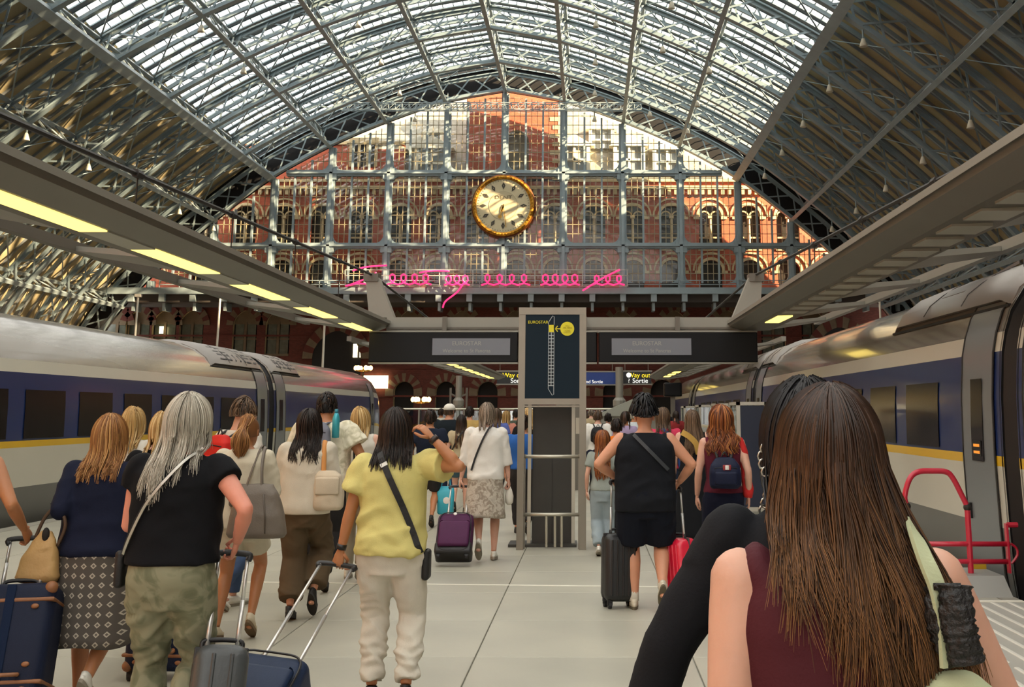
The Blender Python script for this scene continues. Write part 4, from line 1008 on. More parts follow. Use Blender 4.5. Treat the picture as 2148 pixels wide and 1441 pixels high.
rc = car(XR_, G1 + .22, G1 + 18.55, 'navy and white coach with a grey door behind the red ramp gate', 'coaches of the right train', side=-1, win0=2.2, vents=False, pod=[(.1, 4.9), (16.0, 18.2)])
gang(XR_, G1 + 18.55, G1 + 18.99, 'black gangway farther along the right train')
car(XR_, G1 + 18.99, G1 + 37.3, 'navy and white coach far along the right track', 'coaches of the right train', side=-1, vents=False, pod=[(.1, 3.2)])
gang(XR_, G1 + 37.3, G1 + 37.75, 'black gangway at the farthest coach of the right train')
car(XR_, G1 + 37.75, G1 + 52, 'white and navy end coach farthest along the right track', 'coaches of the right train', side=-1, nose=True, win0=30)
# cables and a lifted cover on the near coach roof
mb = MB()
for k in range(4): mb.tube(spline([(-.9 + .12 * k, .3 + .15 * k, 3.0), (-.7 + .1 * k, .7 + .2 * k, 3.42 + .04 * k), (-.3 + .1 * k, .1, 3.48), (.1, -.4, 3.3)], 6), .035, 6)
mb.build('roof_cable', m_gang, rc, True)
mb = MB(); mb.b2((-(prof_x(1.25) + .032), .60, 1.20), (-(prof_x(1.25) + .026), .87, 1.36)); mb.build('display_case', m_gang, rc)
for z_ in (1.24, 1.31): mb = MB(); mb.b2((-(prof_x(1.25) + .036), .64, z_ - .014), (-(prof_x(1.25) + .031), .83, z_ + .014)); mb.build('amber_display', mat('amber_led', '#d9822b', .5, emit=.4), rc)
mb = MB(); mb.loft([[(-1.0, 2.2, 3.05), (-.3, 2.2, 3.42), (-.3, 3.1, 3.35), (-1.0, 3.1, 3.05)], [(-1.0, 2.2, 3.08), (-.3, 2.2, 3.46), (-.3, 3.1, 3.38), (-1.0, 3.1, 3.08)]]); recalc(mb.build('roof_cover', m_pod, rc))
# ================================================================ PEOPLE
SKIN = [('skin_fair', '#d0a08a', .5), ('skin_light', '#c98f70', .5), ('skin_tan', '#b0764f', .5), ('skin_pink', '#d88f78', .5), ('skin_brown', '#8a5a3e', .5)]
def skin(i):
    n, c, r = SKIN[i]; m = mat(n, c, r, noise=(9, .1), bump=(90, .04)); b = m.node_tree.nodes['Principled BSDF']
    b.inputs['Subsurface Weight'].default_value = .12; b.inputs['Subsurface Radius'].default_value = (.9, .35, .2); b.inputs['Subsurface Scale'].default_value = .012; return m
def cloth(name, c, rough=.9, n2=None): return mat('cloth_' + name, c, rough, spec=.2, noise=(7, .12) if n2 is None else n2, bump=(160, .12))
PENDING = []                                     # (object, voxel, wrinkle) resolved in one pass
def remesh_later(o, vox, wr=0., it=6, extra=None): PENDING.append((o, vox, wr, it, extra)); return o
def resolve():
    for o, vox, wr, it, ex in PENDING:
        m = o.modifiers.new('r', 'REMESH'); m.mode = 'VOXEL'; m.voxel_size = vox; m.use_smooth_shade = True
        s = o.modifiers.new('s', 'SMOOTH'); s.factor = .5; s.iterations = it
    dg = bpy.context.evaluated_depsgraph_get()
    for o, vox, wr, it, ex in PENDING:
        me = bpy.data.meshes.new_from_object(o.evaluated_get(dg)); o.modifiers.clear()
        n = len(me.vertices); co = np.empty(n * 3); me.vertices.foreach_get('co', co); co = co.reshape(-1, 3)
        if wr:
            nr = np.empty(n * 3); me.vertices.foreach_get('normal', nr); nr = nr.reshape(-1, 3); x, y, z = co.T; ph = float(rng.uniform(0, 6))
            d = .45 * np.sin(48 * z + 16 * x + 3 * np.sin(13 * y + 9 * x + ph)) + .35 * np.sin(30 * x - 34 * z + 2.5 * np.sin(14 * z + ph)) + .3 * np.sin(75 * z - 30 * x + 2 * np.sin(24 * x + 11 * y + ph))
            rd = 1 - 2 * np.abs(np.sin(19 * z + 13 * x * np.sign(np.sin(3 * z + ph)) + 1.6 * np.sin(9 * y + 6 * x + ph))); d = d * .7 + .9 * rd
            if wr > .0065: d = d + .55 * np.sin(105 * z + 4 * np.sin(16 * x + 9 * y + ph) + 1.5 * np.sin(23 * z)) * np.clip(1.25 - 1.1 * z, .1, 1)
            env = .55 + .45 * np.sin(7 * z + 5 * x + ph)
            co = co + nr * (d * env * wr)[:, None]
        if ex is not None and ex.n:
            fs = [tuple(p.vertices) for p in me.polygons]; vs_ = [tuple(c) for c in co] + ex.v; fs += [tuple(i + n for i in f) for f in ex.f]
            mm = list(o.data.materials); me = bpy.data.meshes.new(o.name); me.from_pydata(vs_, [], fs); me.update()
            for q in mm: me.materials.append(q)
        else: me.vertices.foreach_set('co', co.ravel()); me.update()
        me.polygons.foreach_set('use_smooth', [True] * len(me.polygons)); old = o.data; nm = old.name; o.data = me; bpy.data.meshes.remove(old); me.name = nm
    PENDING.clear()
def ik(a, b, l1, l2, hint):
    a, b = Vector(a), Vector(b); d = b - a; L = min(d.length, (l1 + l2) * .999); u = d.normalized(); b = a + u * L
    x = (l1 * l1 - l2 * l2 + L * L) / (2 * L); h = math.sqrt(max(l1 * l1 - x * x, 0)); k = Vector(hint); k = k - u * k.dot(u)
    k = k.normalized() if k.length > 1e-5 else Vector((1, 0, 0))
    return a + u * x + k * h, b
def sell(z, a, b, y0=0., n=20, e=2.4, x0=0.):
    out = []
    for k in range(n):
        t = 2 * PI * k / n; c, s = math.cos(t), math.sin(t)
        out.append(Vector((x0 + a * math.copysign(abs(c) ** (2 / e), c), y0 + b * math.copysign(abs(s) ** (2 / e), s), z)))
    return out
def hand(mb, w, d, nrm, sc=1., curl=.5, side=1):
    """palm and five fingers; w wrist, d forearm direction, nrm palm normal (side the fingers curl to)"""
    d = Vector(d).normalized(); n = Vector(nrm); n = (n - d * n.dot(d)).normalized(); s = d.cross(n) * side; w = Vector(w)
    def P(a, b, c): return w + (d * a + s * b + n * c) * sc
    rings = []
    for a, hw, ht in ((-.03, .021, .017), (.0, .026, .016), (.035, .036, .015), (.075, .041, .014), (.095, .036, .011)):
        rings.append([P(a, hw * math.cos(t), ht * math.sin(t)) for t in [2 * PI * k / 12 for k in range(12)]])
    mb.loft(rings)
    for b, L, r in ((-.031, .062, .0078), (-.011, .078, .0085), (.011, .074, .0085), (.031, .066, .008)):
        p = P(.083, b, 0); pts = [P(.07, b, 0), p]; ang = curl * .55
        for q in (.42, .32, .26):
            v = d * math.cos(ang) + n * math.sin(ang); p = p + v * (L * 1.15 * q * sc); pts.append(p); ang += curl * 1.0
        mb.tube(pts, [r * sc, r * sc, r * .97 * sc, r * .9 * sc, r * .7 * sc], 7)
    p = P(.02, .03, .004); v1 = (d * .75 + s * .6 + n * .35 * (curl + .3)).normalized(); v2 = (d * .9 + s * (.35 - .6 * curl) + n * .5 * curl).normalized()
    q1 = p + v1 * .042 * sc; q2 = q1 + v2 * .030 * sc; q3 = q2 + v2 * .022 * sc
    mb.tube([p - v1 * .01 * sc, q1, q2, q3], [.0125 * sc, .0105 * sc, .0095 * sc, .007 * sc], 7)
def hair_mat(name, dark, mid_, light, tip=None):
    if name in MATS: return MATS[name]
    m = mat(name, mid_, .42, spec=.35); nt = m.node_tree; b = nt.nodes['Principled BSDF']; L = nt.links
    b.inputs['Sheen Weight'].default_value = .0
    a = nt.nodes.new('ShaderNodeAttribute'); a.attribute_name = 'strand'; sp = nt.nodes.new('ShaderNodeSeparateColor'); L.new(a.outputs['Color'], sp.inputs[0])
    r = nt.nodes.new('ShaderNodeValToRGB'); e = r.color_ramp.elements; e[0].color = (*lin(dark), 1); e[1].color = (*lin(light), 1); q = e.new(.55); q.color = (*lin(mid_), 1)
    L.new(sp.outputs[0], r.inputs['Fac'])
    if tip:
        x = nt.nodes.new('ShaderNodeMix'); x.data_type = 'RGBA'; x.inputs[7].default_value = (*lin(tip), 1)
        mu = nt.nodes.new('ShaderNodeMath'); mu.operation = 'MULTIPLY'; pw = nt.nodes.new('ShaderNodeMath'); pw.operation = 'POWER'; pw.inputs[1].default_value = 2.6
        L.new(sp.outputs[1], pw.inputs[0]); L.new(pw.outputs[0], mu.inputs[0]); L.new(sp.outputs[2], mu.inputs[1]); L.new(mu.outputs[0], x.inputs[0]); L.new(r.outputs['Color'], x.inputs[6]); L.new(x.outputs[2], b.inputs['Base Color'])
    else: L.new(r.outputs['Color'], b.inputs['Base Color'])
    return m
def strands(paths, width, name, m, parent, taper=.35):
    """paths (N,K,3) -> three-sided tapering locks in one mesh with a strand attribute (random, along, random2)"""
    N, K, _ = paths.shape; t = np.gradient(paths, axis=1); t /= np.linalg.norm(t, axis=2, keepdims=True) + 1e-9
    up = np.array([.0, 1., .15]); s = np.cross(t, up); s /= np.linalg.norm(s, axis=2, keepdims=True) + 1e-9; n = np.cross(s, t)
    u = np.linspace(0, 1, K)[None, :, None]; w = np.asarray(width).reshape(-1, 1, 1) * (1 - (1 - taper) * u ** 2.2) * np.where(u < .08, .75, 1)
    ring = np.stack([paths + s * w, paths + n * w * .55, paths - s * w, paths - n * w * .55], axis=2)   # N,K,4,3
    V = ring.reshape(-1, 3); i = np.arange(N)[:, None, None] * K * 4 + np.arange(K - 1)[None, :, None] * 4 + np.arange(4)[None, None, :]
    j = np.arange(N)[:, None, None] * K * 4 + np.arange(K - 1)[None, :, None] * 4 + ((np.arange(4) + 1) % 4)[None, None, :]
    Fq = np.stack([i, j, j + 4, i + 4], axis=-1).reshape(-1, 4)
    me = bpy.data.meshes.new(name); nv, nf = len(V), len(Fq); me.vertices.add(nv); me.vertices.foreach_set('co', V.ravel()); me.loops.add(nf * 4); me.loops.foreach_set('vertex_index', Fq.ravel().astype(np.int32))
    me.polygons.add(nf); me.polygons.foreach_set('loop_start', np.arange(0, nf * 4, 4, dtype=np.int32)); me.polygons.foreach_set('loop_total', np.full(nf, 4, dtype=np.int32)); me.update(calc_edges=True)
    ca = me.color_attributes.new('strand', 'FLOAT_COLOR', 'POINT'); r1 = np.repeat(np.clip(rng.normal(.5, .28, N), 0, 1), K * 4); al = np.tile(np.repeat(np.linspace(0, 1, K), 4), N); r2 = np.repeat(rng.uniform(0, 1, N), K * 4)
    ca.data.foreach_set('color', np.stack([r1, al, r2, np.ones(nv)], axis=1).ravel().astype(np.float32))
    return link(name, me, m, parent, True)
def grow_hair(t, hc, Hm, st, backy, s=1.0):
    """st: style, n, w, tip (z of the ends), phi (half range, degrees from the back), vol, wave, colours"""
    n, K = st['n'], st.get('K', 14); R = np.array([.080, .100, .118]) * s * st.get('cap', 1.04); style = st['style']; m = st['m']
    nl = max(12, n // st.get('per', 9)); lid = rng.integers(0, nl, n); PH = st.get('phi', 125); lphi = rng.uniform(-PH, PH, nl); lrand = rng.uniform(0, 1, (nl, 4))
    phi = np.radians(np.clip(lphi[lid] + rng.normal(0, 5.0, n), -PH - 4, PH + 4)); layer = np.clip(lrand[lid, 0] + rng.normal(0, .12, n), 0, 1); vol = st.get('vol', .12)
    th0 = np.radians(rng.uniform(2, 40, n) if style != 'short' else rng.uniform(0, 108, n)); out = np.zeros((n, K, 3)); hcv = np.array(hc); M3 = np.array(Hm.to_3x3())
    crown = np.radians(st.get('crown', 14))
    def surf(th, ph, r):
        p = np.stack([np.sin(th) * np.sin(ph) * R[0] * r, -np.sin(th) * np.cos(ph) * R[1] * r, np.cos(th) * R[2] * r], axis=-1)
        c, s_ = math.cos(crown), math.sin(crown); y = p[..., 1] * c - p[..., 2] * s_; z = p[..., 1] * s_ + p[..., 2] * c    # tip the crown backwards
        return np.stack([p[..., 0], y, z], axis=-1) @ M3.T + hcv
    r = 1.02 + vol * layer
    if style == 'short':
        dth = np.radians(st.get('len', 22)); a = rng.uniform(-.5, .5, n)
        for k in range(K):
            u = k / (K - 1); out[:, k] = surf(np.minimum(th0 + dth * u, np.radians(st.get('low', 118))), phi + a * u * .5, r + .10 * vol * np.sin(u * 3) + st.get('spike', 0.) * u)
    else:
        the = np.radians(st.get('end', 96)); kh = K // 2 if style != 'pony' else max(4, K // 3)
        for k in range(kh):
            u = k / (kh - 1); out[:, k] = surf(th0 + (the - th0) * u, phi, r + vol * .25 * math.sin(u * PI))
        if style == 'pony':
            tie = np.array(surf(np.array(np.radians(st.get('tie', 72))), np.array(0.), np.array(1.18)))
            for k in range(kh):
                u = (k / (kh - 1)) ** 2; out[:, k] = out[:, k] * (1 - u) + (tie + rng.normal(0, .008, (n, 3))) * u
            base = tie[None, :] + rng.normal(0, .004, (n, 3)); L = (tie[2] - st['tip']) * rng.uniform(.75, 1.0, n); spread = rng.normal(0, 1, (n, 2)); phz = rng.uniform(0, 6, n)
            for k in range(kh, K):
                u = (k - kh + 1) / (K - kh); q = base.copy(); q[:, 2] -= L * u; q[:, 0] += spread[:, 0] * .028 * math.sin(u * PI * .85) * s; q[:, 1] += -.035 * math.sin(min(u * 2.2, 1) * PI / 2) + spread[:, 1] * .02 * math.sin(u * PI * .85) + st.get('wave', 0) * np.sin(9 * u + phz); out[:, k] = q
        else:
            p0 = out[:, kh - 1].copy(); zt = st['tip'] + ((lrand[lid, 1] - .5) * .13 + rng.uniform(-.03, .03, n)) * st.get('ragged', 1.0) - st.get('skew', 0.) * np.sin(phi); L = np.maximum(p0[:, 2] - zt, .02); phz = lrand[lid, 2] * 6.28 + rng.normal(0, .35, n); wv = st.get('wave', .006) * (.6 + .8 * lrand[lid, 3])
            fr = ((lrand[lid, 3] - .5) * .05 + rng.normal(0, .006, n)) * st.get('frizz', 1.); dx = st.get('drift', 0.); lc = np.radians(lphi[lid]) - phi
            for k in range(kh, K):
                u = (k - kh + 1) / (K - kh); q = p0.copy(); q[:, 2] -= L * u; rp = min(1., u * 2.5); ls = np.minimum(1., L / .28); ww = wv * rp * ls; fq = st.get('freq', 9)
                q[:, 0] += np.sign(p0[:, 0] - hcv[0]) * st.get('flare', .01) * u * np.abs(np.sin(phi)) * ls + fr * u * ls + ww * (np.sin(fq * L * u + phz)) + dx * u * L + lc * .06 * u * ls * np.cos(phi)
                q[:, 1] += ww * np.cos(fq * L * u + phz * 1.3) + .3 * fr * u
                q[:, 0] = hcv[0] + (q[:, 0] - hcv[0]) * (1 - st.get('pinch', .12) * u)
                lim = backy(q[:, 0], q[:, 2]) - .012 - .03 * layer
                below = q[:, 2] < hcv[2] - .12 * s
                front = np.abs(phi) > math.radians(st.get('front', 200))
                q[:, 1] = np.where(below & (q[:, 1] > lim) & ~front, lim * np.minimum(1, u * 1.6) + q[:, 1] * (1 - np.minimum(1, u * 1.6)), q[:, 1]); out[:, k] = q
    for _ in range(st.get('soft', 3)): out[:, 1:-1] = .25 * out[:, :-2] + .5 * out[:, 1:-1] + .25 * out[:, 2:]
    h = strands(out, st.get('w', .006) * rng.uniform(.6, 1.25, n), 'hair', m, t, st.get('taper', .3)); h['kind'] = 'stuff'
    cp = MB(); c2 = Matrix.Rotation(crown, 4, 'X')
    rings = []
    for a in np.linspace(.02, math.radians(st.get('capend', st.get('low', 112) - 4)), 9):
        rings.append([Vector(hc) + (Hm @ (c2 @ Vector((math.sin(a) * math.sin(b) * R[0] * 1.015, -math.sin(a) * math.cos(b) * R[1] * 1.015, math.cos(a) * R[2] * 1.015)))) for b in np.linspace(-math.radians(st.get('phi', 125)) - .1, math.radians(st.get('phi', 125)) + .1, 16)])
    cp.loft(rings, caps=False, closed=False); cp.build('hair_cap', m, h, True)
    return h
EYE0 = None
def person(label, px, Y, H=1.68, rz=0., sex='f', build=1.0, lean=0., feet=((-.09, .12, 0), (.09, -.20, .5)), arms=('down', 'down'), head=(0, 0, 0), sk=0,
           top=None, bottom=None, shoe=('shoe_white', '#dedbd0', '#8a8374'), sock=None, hair=None, vox=.013, tors=1.0, group=None, hat=None, dx=0., swing=.0):
    s = H / 1.70; X = atY(px, HOR, Y).x + dx; t = thing('person', label, 'person', (X, Y, 0), rz, group); male = sex == 'm'; wv = vox
    def L(p):                                    # forward lean from the hips
        p = Vector(p); z0 = .92 * s
        if p.z > z0: p.y += (p.z - z0) * math.tan(lean)
        return p
    b = build; sw = (.195 if male else .172) * s * (1 + (b - 1) * .5)
    TR = [(.79, .10, .085, 0), (.84, .158, .115, -.01), (.92, .172, .122, -.015), (.99, .158, .112, -.005), (1.06, .135, .098, .0), (1.14, .142, .10, .005), (1.23, .160, .112, .005), (1.32, .172, .108, 0), (1.39, .160, .088, -.005), (1.435, .105, .072, -.008), (1.465, .060, .058, -.004), (1.50, .052, .053, .004), (1.545, .050, .052, .012)]
    if male: TR = [(z, (a * (.93 if z < 1.0 else 1.10 if z < 1.2 else 1.14 if z < 1.40 else 1.1)), d * (1.0 if z < 1.2 else 1.08), y) for z, a, d, y in TR]
    TR = [(z * s, a * s * (b if z < 1.45 else 1), d * s * (b if z < 1.45 else 1), y * s) for z, a, d, y in TR]
    def tr(z):
        for q0, q1 in zip(TR[:-1], TR[1:]):
            if q0[0] <= z <= q1[0]:
                u = (z - q0[0]) / (q1[0] - q0[0]); return [q0[i] + (q1[i] - q0[i]) * u for i in range(1, 4)]
        return list(TR[0][1:]) if z < TR[0][0] else list(TR[-1][1:])
    tz, ta, td, ty = (np.array([q[i] for q in TR]) for i in range(4))
    def backy(x, z):                             # rear surface of the torso (arrays)
        a = np.interp(z, tz, ta); d = np.interp(z, tz, td); y = np.interp(z, tz, ty); ar = np.clip(np.abs(x) / (a + 1e-6), 0, 1.25); ln = np.maximum(z - .92 * s, 0) * math.tan(lean)
        return np.where(ar < 1, y - d * np.sqrt(np.maximum(1 - ar ** 2.4, .12)), y - d * .36) + ln - .014
    body, ex = MB(), MB()
    body.loft([[L(p) for p in sell(z, a, d, y)] for z, a, d, y in TR])
    # head
    nk = L((0, .005 * s, 1.50 * s)); Hm = Matrix.Rotation(head[0], 4, 'Z') @ Matrix.Rotation(head[1], 4, 'X') @ Matrix.Rotation(head[2], 4, 'Y')
    hs = s ** .6 * (1.03 if male else 1.0); hv = Vector((0, .018, .094)) * hs; hc = nk + Hm @ hv
    def HP(p): return nk + Hm @ (hv + Vector(p) * hs)
    hr = [(-.118, .030, .038, .040), (-.105, .046, .060, .032), (-.075, .060, .080, .022), (-.04, .068, .090, .012), (0, .073, .096, .0), (.04, .075, .097, -.004), (.075, .068, .086, -.006), (.10, .048, .062, -.006), (.116, .02, .028, -.006)]
    body.loft([[HP(p) for p in sell(z, a, d, y, 16, 2.1)] for z, a, d, y in hr])
    body.loft([[HP((x, y, z)) for x, y, z in ((-.012, .085, .022), (.012, .085, .022), (0, .098, .02))], [HP((x, y, z)) for x, y, z in ((-.017, .088, -.026), (.017, .088, -.026), (0, .118, -.022))]])
    for sg in (-1, 1): ex.ell(HP((sg * .077, -.005, -.012)), (.011 * hs, .019 * hs, .031 * hs), 8, 6)
    ex.tube([HP((-.022, .093, -.058)), HP((0, .102, -.056)), HP((.022, .093, -.058))], [.004, .007, .004], 6)
    eyes = [HP((sg * .031, .086, .012)) for sg in (-1, 1)]
    # arms
    AJ = []; top_ = top or {}; la1, la2 = .285 * s, .245 * s
    for i, sg in enumerate((-1, 1)):
        sh = L((sg * sw, -.005 * s, 1.395 * s)); a = arms[i]
        if a == 'down': tgt = sh + Vector((sg * .07, .03 + swing * sg, -.50)) * s; hint = Vector((sg * .35, -1, 0)); curl = .45
        elif a == 'back': tgt = sh + Vector((sg * .10, -.12, -.485)) * s; hint = Vector((sg * .5, -1, 0)); curl = 1.3
        elif a == 'bent': tgt = sh + Vector((-sg * .04, .27, -.26)) * s; hint = Vector((sg * .6, -1, -.6)); curl = .8
        else: tgt = Vector(a[0]); hint = Vector(a[1]); curl = a[2] if len(a) > 2 else .6
        el, wr = ik(sh, tgt, la1, la2, hint); AJ.append((sh, el, wr)); f = (1.12 if male else 1.0) * (.6 + .4 * b)
        body.tube([sh - (el - sh) * .04, sh.lerp(el, .25), sh.lerp(el, .6), el, el.lerp(wr, .25), el.lerp(wr, .6), wr], [r * s * f for r in (.052, .050, .044, .037, .039, .033, .024)], 12); body.ell(sh, (.052 * s * f, .05 * s * f, .055 * s * f), 10, 7); body.ell(el, (.037 * s * f,) * 3, 8, 6)
        d = (wr - el).normalized(); nrm = a[3] if (not isinstance(a, str) and len(a) > 3) else (Vector((-sg, .15, 0)) if abs(d.z) > .5 else Vector((0, 0, -1)))
        hand(ex, wr, d, nrm, s * (1.05 if male else .95), curl, 1 if Vector(nrm).x * sg <= 0 else 1)
    # legs
    LJ = []; ll = .415 * s; bt = bottom or {}; ANK = []
    for i, sg in enumerate((-1, 1)):
        fx, fy, lift = feet[i]; hip = Vector((sg * .090 * s * b, -.005 * s, .885 * s)); an = Vector((fx * s, fy * s, (.085 + lift * .16) * s))
        kn, an2 = ik(hip, an, ll, ll, (sg * .08, 1, 0)); LJ.append((hip, kn, an2)); f = (1.08 if male else 1.0) * b; pitch = lift * 1.15
        cf = (an2 - kn).normalized(); bk = Vector((0, -1, 0)); bk = (bk - cf * bk.dot(cf)) * .016 * s
        body.tube([hip, hip.lerp(kn, .3), hip.lerp(kn, .7), kn, kn.lerp(an2, .28) + bk, kn.lerp(an2, .6) + bk * .5, kn.lerp(an2, .92), an2], [r * s * f for r in (.092, .084, .066, .053, .056, .045, .033, .034)], 14); body.ell(kn, (.053 * s * f,) * 3, 10, 7)
        ANK.append((an2, pitch)); fm = Matrix.Rotation(-pitch, 4, 'X'); body.ell(an2 + fm @ Vector((0, .06 * s, -.045 * s)), (.036 * s, .10 * s, .028 * s), 10, 6)
    bo = body.build('body', skin(sk), t); remesh_later(bo, vox, 0, 5, ex)
    global EYE0
    for e in eyes:
        if EYE0 is None: mb = MB(); mb.ell((0, 0, 0), (.013, .006, .008), 8, 6); EYE0 = mb.build('eye', mat('eye_dark', '#2b211b', .2), t, True); eo = EYE0
        else: eo = EYE0.copy(); C.objects.link(eo); eo.parent = t
        eo.location = e
    # ---- clothes
    if top:
        c = top; mb = MB(); o = .012 + c.get('loose', .012); hem = c.get('hem', .93) * s; nz = c.get('neck', 1.455) * s; slv = c.get('sleeve', 'short'); zs = [z for z in np.linspace(hem, nz, 13)]; rings = []
        for z in zs:
            a, d, y = tr(z); u = 1 - (z - hem) / (nz - hem); oo = o * (1 if z < 1.40 * s else .7); box = c.get('boxy', .0)
            a = max(a, box * tr(1.32 * s)[0] if z < 1.32 * s else 0); d = max(d, box * tr(1.30 * s)[1] if z < 1.3 * s else 0)
            rings.append([L(p) for p in sell(z, a + oo + c.get('flare', 0) * u, d + oo + c.get('flare', 0) * u, y, 22)])
        mb.loft(rings)
        for i, sg in enumerate((-1, 1)):
            sh, el, wr = AJ[i]; f = (1.12 if male else 1.0) * (.6 + .4 * b); so = c.get('sl', .012)
            if slv == 'none':
                mb.ell(sh + Vector((-sg * .030, 0, .006)) * s, (.034 * s, .058 * s, .058 * s), 10, 7); continue
            mb.ell(sh, ((.054 + so) * s * f, (.054 + so) * s * f, (.056 + so * .5) * s * f), 10, 7)
            if slv == 'short': pts = [sh, sh.lerp(el, .3), sh.lerp(el, .62)]; rr = [.056 + so, .056 + so * 1.4, .054 + so * 2.0]
            elif slv == 'cap': pts = [sh, sh.lerp(el, .18), sh.lerp(el, .36)]; rr = [.056 + so, .056 + so * 1.3, .055 + so * 1.5]
            elif slv == '34': pts = [sh, sh.lerp(el, .5), el, el.lerp(wr, .35)]; rr = [.056 + so, .052 + so, .047 + so, .046 + so * 1.3]
            else: pts = [sh, sh.lerp(el, .5), el, el.lerp(wr, .5), el.lerp(wr, .97)]; rr = [.056 + so, .052 + so, .045 + so, .042 + so, .032 + so * .7]
            mb.tube(pts, [r * s * f for r in rr], 12)
            if slv in ('34', 'long'): mb.ell(el, ((.045 + so) * s * f,) * 3, 8, 6)
        remesh_later(mb.build(c.get('name', 'top'), c['m'], t), vox, c.get('wr', .0035), 4)
    if bottom:
        c = bottom; ty_ = c['type']; o = .010 + c.get('loose', .008); wst = c.get('waist', 1.02) * s
        if ty_ in ('trousers', 'shorts'):
            mb = MB(); zs = np.linspace(.745 * s, wst, 8); mb.loft([[Vector(L(p)) for p in sell(z, tr(max(z, .80 * s))[0] + o, tr(max(z, .80 * s))[1] + o, tr(max(z, .8 * s))[2], 20)] for z in zs])
            cut = c.get('len', .97 if ty_ == 'trousers' else .45)
            for hip, kn, an in LJ:
                f = (1.08 if male else 1.0) * b; T = lambda u: hip.lerp(kn, u / .5) if u < .5 else kn.lerp(an, (u - .5) / .5); us = [u for u in (0, .15, .32, .5, .65, .8, .97) if u < cut] + [cut]; R0 = {0: .094, .15: .090, .32: .078, .5: .058, .65: .060, .8: .050, .97: .038}
                rr = [(np.interp(u, list(R0), list(R0.values())) * f + o + c.get('wide', 0.) * u + (c.get('hemw', 0) if u == us[-1] else 0)) * s for u in us]; mb.tube([T(u) for u in us], rr, 14)
                if cut > .5: mb.ell(kn, (.058 * f * s + o + c.get('wide', 0) * .5 * s,) * 3, 10, 6)
            remesh_later(mb.build(ty_, c['m'], t), vox, c.get('wr', .004), 4)
        else:
            mb = MB(); hz = c['hem'] * s; rings = []; npl = c.get('pleats', 7); ph = random.random() * 6
            for k, z in enumerate(np.linspace(wst, hz, 14)):
                u = k / 13; a, d, y = tr(max(z, .86 * s)); fl = c.get('flare', .05) * u * s; ring = []
                for p in sell(z, a + o + fl, d + o + fl, y, 48, 2.2):
                    an = math.atan2(p.y - y, p.x); q = 1 + c.get('fold', .03) * u * math.sin(npl * an + ph + 1.5 * u) ; ring.append(L(Vector((p.x * q, y + (p.y - y) * q + c.get('sway', 0) * u, z + .01 * math.sin(3 * an) * u))))
                rings.append(ring)
            mb.loft(rings); recalc(mb.build(ty_, c['m'], t, True))
    # ---- shoes
    if shoe:
        for (an, pitch), sg in zip(ANK, (-1, 1)):
            fm = Matrix.Translation(an) @ Matrix.Rotation(-pitch, 4, 'X') @ Matrix.Translation((0, 0, -.085 * s)); mb, so = MB(), MB()
            for z0, z1, gr, tgt in ((.0, .024, 1.04, so), (.024, .05, 1.0, mb)):
                out = lambda z, g: [fm @ Vector((x * g * s, (y - .0) * s, z * s)) for x, y in [(.033 * math.cos(q) * (1.25 if math.sin(q) > 0 else 1.0), .058 + .125 * math.sin(q)) for q in [2 * PI * k / 16 for k in range(16)]]]
                tgt.loft([out(z0, gr), out(z1, gr)])
            hi = shoe[3] if len(shoe) > 3 else .085
            rings = []
            for u, hx, yb, yt, z in ((0, .038, -.065, .175, .03), (1, .037, -.062, .165, .05), (2, .034, -.060, .10, .065), (3, .032, -.058, .045, hi)):
                rings.append([fm @ Vector((hx * math.cos(q) * s, ((yb + yt) / 2 + (yt - yb) / 2 * math.sin(q)) * s, z * s)) for q in [2 * PI * k / 14 for k in range(14)]])
            mb.loft(rings); sh_ = recalc(mb.build('shoe', mat(shoe[0], shoe[1], .6, noise=(20, .1)), t, True)); recalc(so.build('sole', mat('sole_' + shoe[2].strip('#'), shoe[2], .8), sh_))
            if sock:
                mb = MB(); hip, kn, a2 = LJ[0 if sg < 0 else 1]; mb.tube([a2.lerp(kn, .42), a2.lerp(kn, .2), a2 - Vector((0, 0, .02))], [.047 * s, .043 * s, .042 * s], 12); mb.build('sock', sock, t, True)
    if hair: grow_hair(t, hc, Hm, hair, backy, hs)
    if hat:
        mb = MB(); mb.loft([[HP(p) for p in sell(z, a, d, y, 18, 2.1)] for z, a, d, y in ((.02, .090, .112, -.006), (.06, .091, .112, -.008), (.10, .074, .09, -.01), (.127, .03, .04, -.01))]); ht = mb.build('cap', hat, t, True)
        mb = MB(); mb.loft([[HP((x, y, z + .03)) for x, y, z in ((-.075, .07, 0), (-.05, .155, -.01), (0, .18, -.012), (.05, .155, -.01), (.075, .07, 0))], [HP((x, y, z + .04)) for x, y, z in ((-.075, .07, 0), (-.05, .15, -.01), (0, .175, -.012), (.05, .15, -.01), (.075, .07, 0))]]); recalc(mb.build('peak', hat, ht))
    t['_i'] = 0; del t['_i']
    def clothy(x, z):
        c = top or {}; a, d, y = tr(z); o = .012 + c.get('loose', .012); bx = c.get('boxy', 0.)
        if z < 1.32 * s: a = max(a, bx * tr(1.32 * s)[0])
        if z < 1.30 * s: d = max(d, bx * tr(1.30 * s)[1])
        a += o; d += o; r = min(abs(x) / a, .985); return y - d * (1 - r ** 2.4) ** (1 / 2.4) + max(z - .92 * s, 0) * math.tan(lean)
    return dict(clothy=clothy, o=t, L=L, tr=tr, backy=backy, AJ=AJ, LJ=LJ, s=s, HP=HP, hc=hc, sw=sw, X=X, Y=Y, rz=rz)
def wpt(P, p): return P['o'].matrix_basis @ Vector(p)
